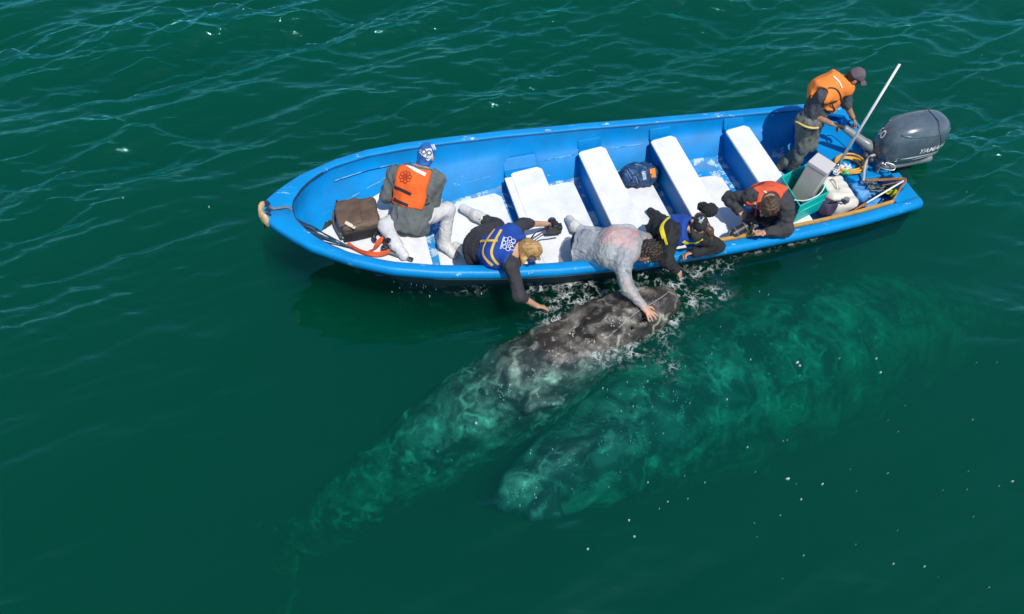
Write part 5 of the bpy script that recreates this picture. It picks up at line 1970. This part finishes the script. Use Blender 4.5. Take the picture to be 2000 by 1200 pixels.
# ---- skipper standing at the tiller
skip_vest = cloth('yellow_orange_vest', (.82, .22, .03), var=.18, scale=4, bump=.25)
wader_m = cloth('grey_green_waders', (.115, .125, .11), rough=.6, bump=.4)
dark_tee = cloth('slate_tee', (.055, .062, .072))
F_ = Person('person standing at the stern in orange vest and mauve cap with hands on the tiller', dict(
    pelvis=(1583, 236, .88), chest=(1616, 180, 1.18), neck=(1644, 153, 1.33), head=(1668, 152, 1.39),
    shL=(1650, 172, 1.27), elL=(1653, 205, 1.05), haL=(1670, 238, .86), shR=(1606, 190, 1.24), elR=(1588, 224, 1.02), haR=(1632, 246, .86),
    hiL=(1590, 230, .86), knL=(1582, 280, .52), anL=(1532, 318, .22), toL=(1520, 328, .16),
    hiR=(1574, 238, .86), knR=(1568, 285, .53), anR=(1548, 328, .22), toR=(1556, 345, .16)), (.86, .02, -.50), (.45, -.12, .88), skin=skin_d, g=.98)
F_.hand('L', (-.3, -.2, -.9), .8, .03).hand('R', (.3, -.2, -.9), .6, .06).body()
F_.shirt(dark_tee, .95, .85, .022, 151, amp=.007)
F_.trousers(wader_m, 1.95, 1.95, .026, 152, name='waders', amp=.007)
F_.boots(pmat('dark_boot', (.05, .05, .048), rough=.6, var=.2), .3, grow=.016)
F_.vest(skip_vest, .36, .048, 153, .082, top=.03)
for pts in ([(1597, 184), (1601, 196), (1607, 203)], [(1578, 200), (1570, 208)], [(1585, 186), (1576, 197)], [(1613, 224), (1632, 222), (1650, 212)]):
    F_.mark('webbing', pts, .016, black_strap_m, .004, n=10)
F_.mark('armhole_trim', [(1599, 208), (1597, 196), (1601, 184), (1610, 175), (1622, 172), (1634, 175), (1641, 186), (1643, 200)], .014, black_strap_m, .004, n=26)
F_.mark('webbing', [(1614, 216), (1630, 217), (1648, 210)], .014, black_strap_m, .004)
F_.mark('reflective_strip', [(1628, 150), (1638, 160), (1644, 172)], .014, strip_m, .004)
wd = [c for c in F_.t.children if c.name.startswith('waders')][0]
wb = bvh(wd)
MB().tube(spline([on_top(a, b, .85, wb, .010) for a, b in ((1556, 238), (1562, 241), (1570, 245), (1580, 248), (1590, 250), (1597, 249))], 24), .012, 6).build('cord_belt', pmat('yellow_cord', (.66, .50, .16), rough=.8, var=.15, scale=50), F_.t, smooth=True)
MB().tube(spline([on_top(1592, 250, .85, wb, .014), on_top(1596, 254, .82, wb, .02), P(1599, 258, .84)], 8), .009, 6).build('cord_end', F_.t.children[-1].data.materials[0], F_.t, smooth=True)
F_.cap(cloth('mauve_cap', (.115, .085, .100), bump=.3))
F_.hair(pmat('black_hair', (.015, .012, .011), rough=.5, var=.4, scale=50, bump=.6), .004, 154, .002, .03, -.01, -.5, capped=True)
h, fw, u, r_ = F_.J['head'], F_.hf, F_.hu, F_.hr
for sg in (-1, 1):
    MB().box(h + fw * .098 + u * .010 + r_ * sg * .033, r_ * .026, u * .016, fw * .004).build('sunglass_lens', pmat('blue_lens', (.01, .05, .30), rough=.08, var=.1, coat=1.0), F_.t, bevel=.003)
    MB().tube([h + fw * .095 + u * .014 + r_ * sg * .058, h + fw * .01 + u * .012 + r_ * sg * .086], .004, 6).build('sunglass_arm', black_plastic, F_.t)
MB().tube([F_.wrist('L') + q for q in (np.array([.035 * math.cos(a), .035 * math.sin(a), .004 * math.sin(a)]) for a in np.linspace(0, 6.283, 12))], .009, 6).build('wristband', black_strap_m, F_.t, smooth=True)
# ---------------------------------------------------------------- flecks of foam and bubbles
def flecks():
    r = random.Random(77)
    mb = MB()
    def fleck(px, py, rad):
        c = P(px, py, SEA)
        n = r.choice((5, 6, 7))
        a0 = r.uniform(0, 6.28)
        V = [c + np.array([0, 0, .012])]
        for i in range(n):
            a = a0 + 2 * math.pi * i / n
            q = .55 * rad * r.uniform(.45, 1.35)
            V.append(c + np.array([q * math.cos(a), q * math.sin(a) * .8, .004]))
        for i in range(n):
            V.append(V[1 + i] + np.array([0, 0, -.02]))
        Fc = [(0, 1 + i, 1 + (i + 1) % n) for i in range(n)] + [(1 + i, 1 + n + i, 1 + n + (i + 1) % n, 1 + (i + 1) % n) for i in range(n)]
        mb.add(V, Fc)
    for px, py, rad in ((1539, 935, .028), (1558, 708, .030), (1563, 714, .022), (1228, 1016, .016), (1239, 1048, .017), (1148, 1072, .015), (1607, 945, .016), (1745, 1101, .013), (1806, 1106, .013), (1460, 873, .012), (1720, 727, .016), (1712, 700, .013), (1466, 702, .018), (1565, 975, .012), (930, 826, .024), (1640, 700, .012), (1570, 1085, .010), (1420, 780, .012), (240, 386, .010), (408, 404, .012), (1978, 940, .014), (1900, 820, .010)):
        fleck(px, py, rad)
    for _ in range(30):
        fleck(1295 + r.gauss(0, 55), 690 + r.gauss(0, 60), r.uniform(.002, .007))
    for _ in range(22):
        fleck(1350 + r.gauss(0, 60), 560 + r.gauss(0, 28), r.uniform(.002, .007))
    for _ in range(22):
        u = r.random()
        fleck(1060 + 170 * u + r.gauss(0, 20), 640 - 70 * u + r.gauss(0, 22), r.uniform(.002, .007))
    for _ in range(40):
        fleck(r.uniform(760, 960), 552 + r.gauss(0, 12), r.uniform(.003, .010))
    for _ in range(26):
        fleck(r.uniform(1380, 1990), r.uniform(640, 1150), r.uniform(.002, .007))
    for _ in range(25):
        fleck(r.uniform(1000, 1400), r.uniform(740, 1000), r.uniform(.003, .010))
    for _ in range(6):
        fleck(r.uniform(1850, 1998), r.uniform(60, 420), .004)
    o = mb.build('foam_flecks', pmat('sea_foam', (.48, .55, .52), rough=.6, var=.1))
    o['kind'] = 'stuff'
    o['label'] = 'white foam flecks and bubbles scattered on the water around the whales'
flecks()
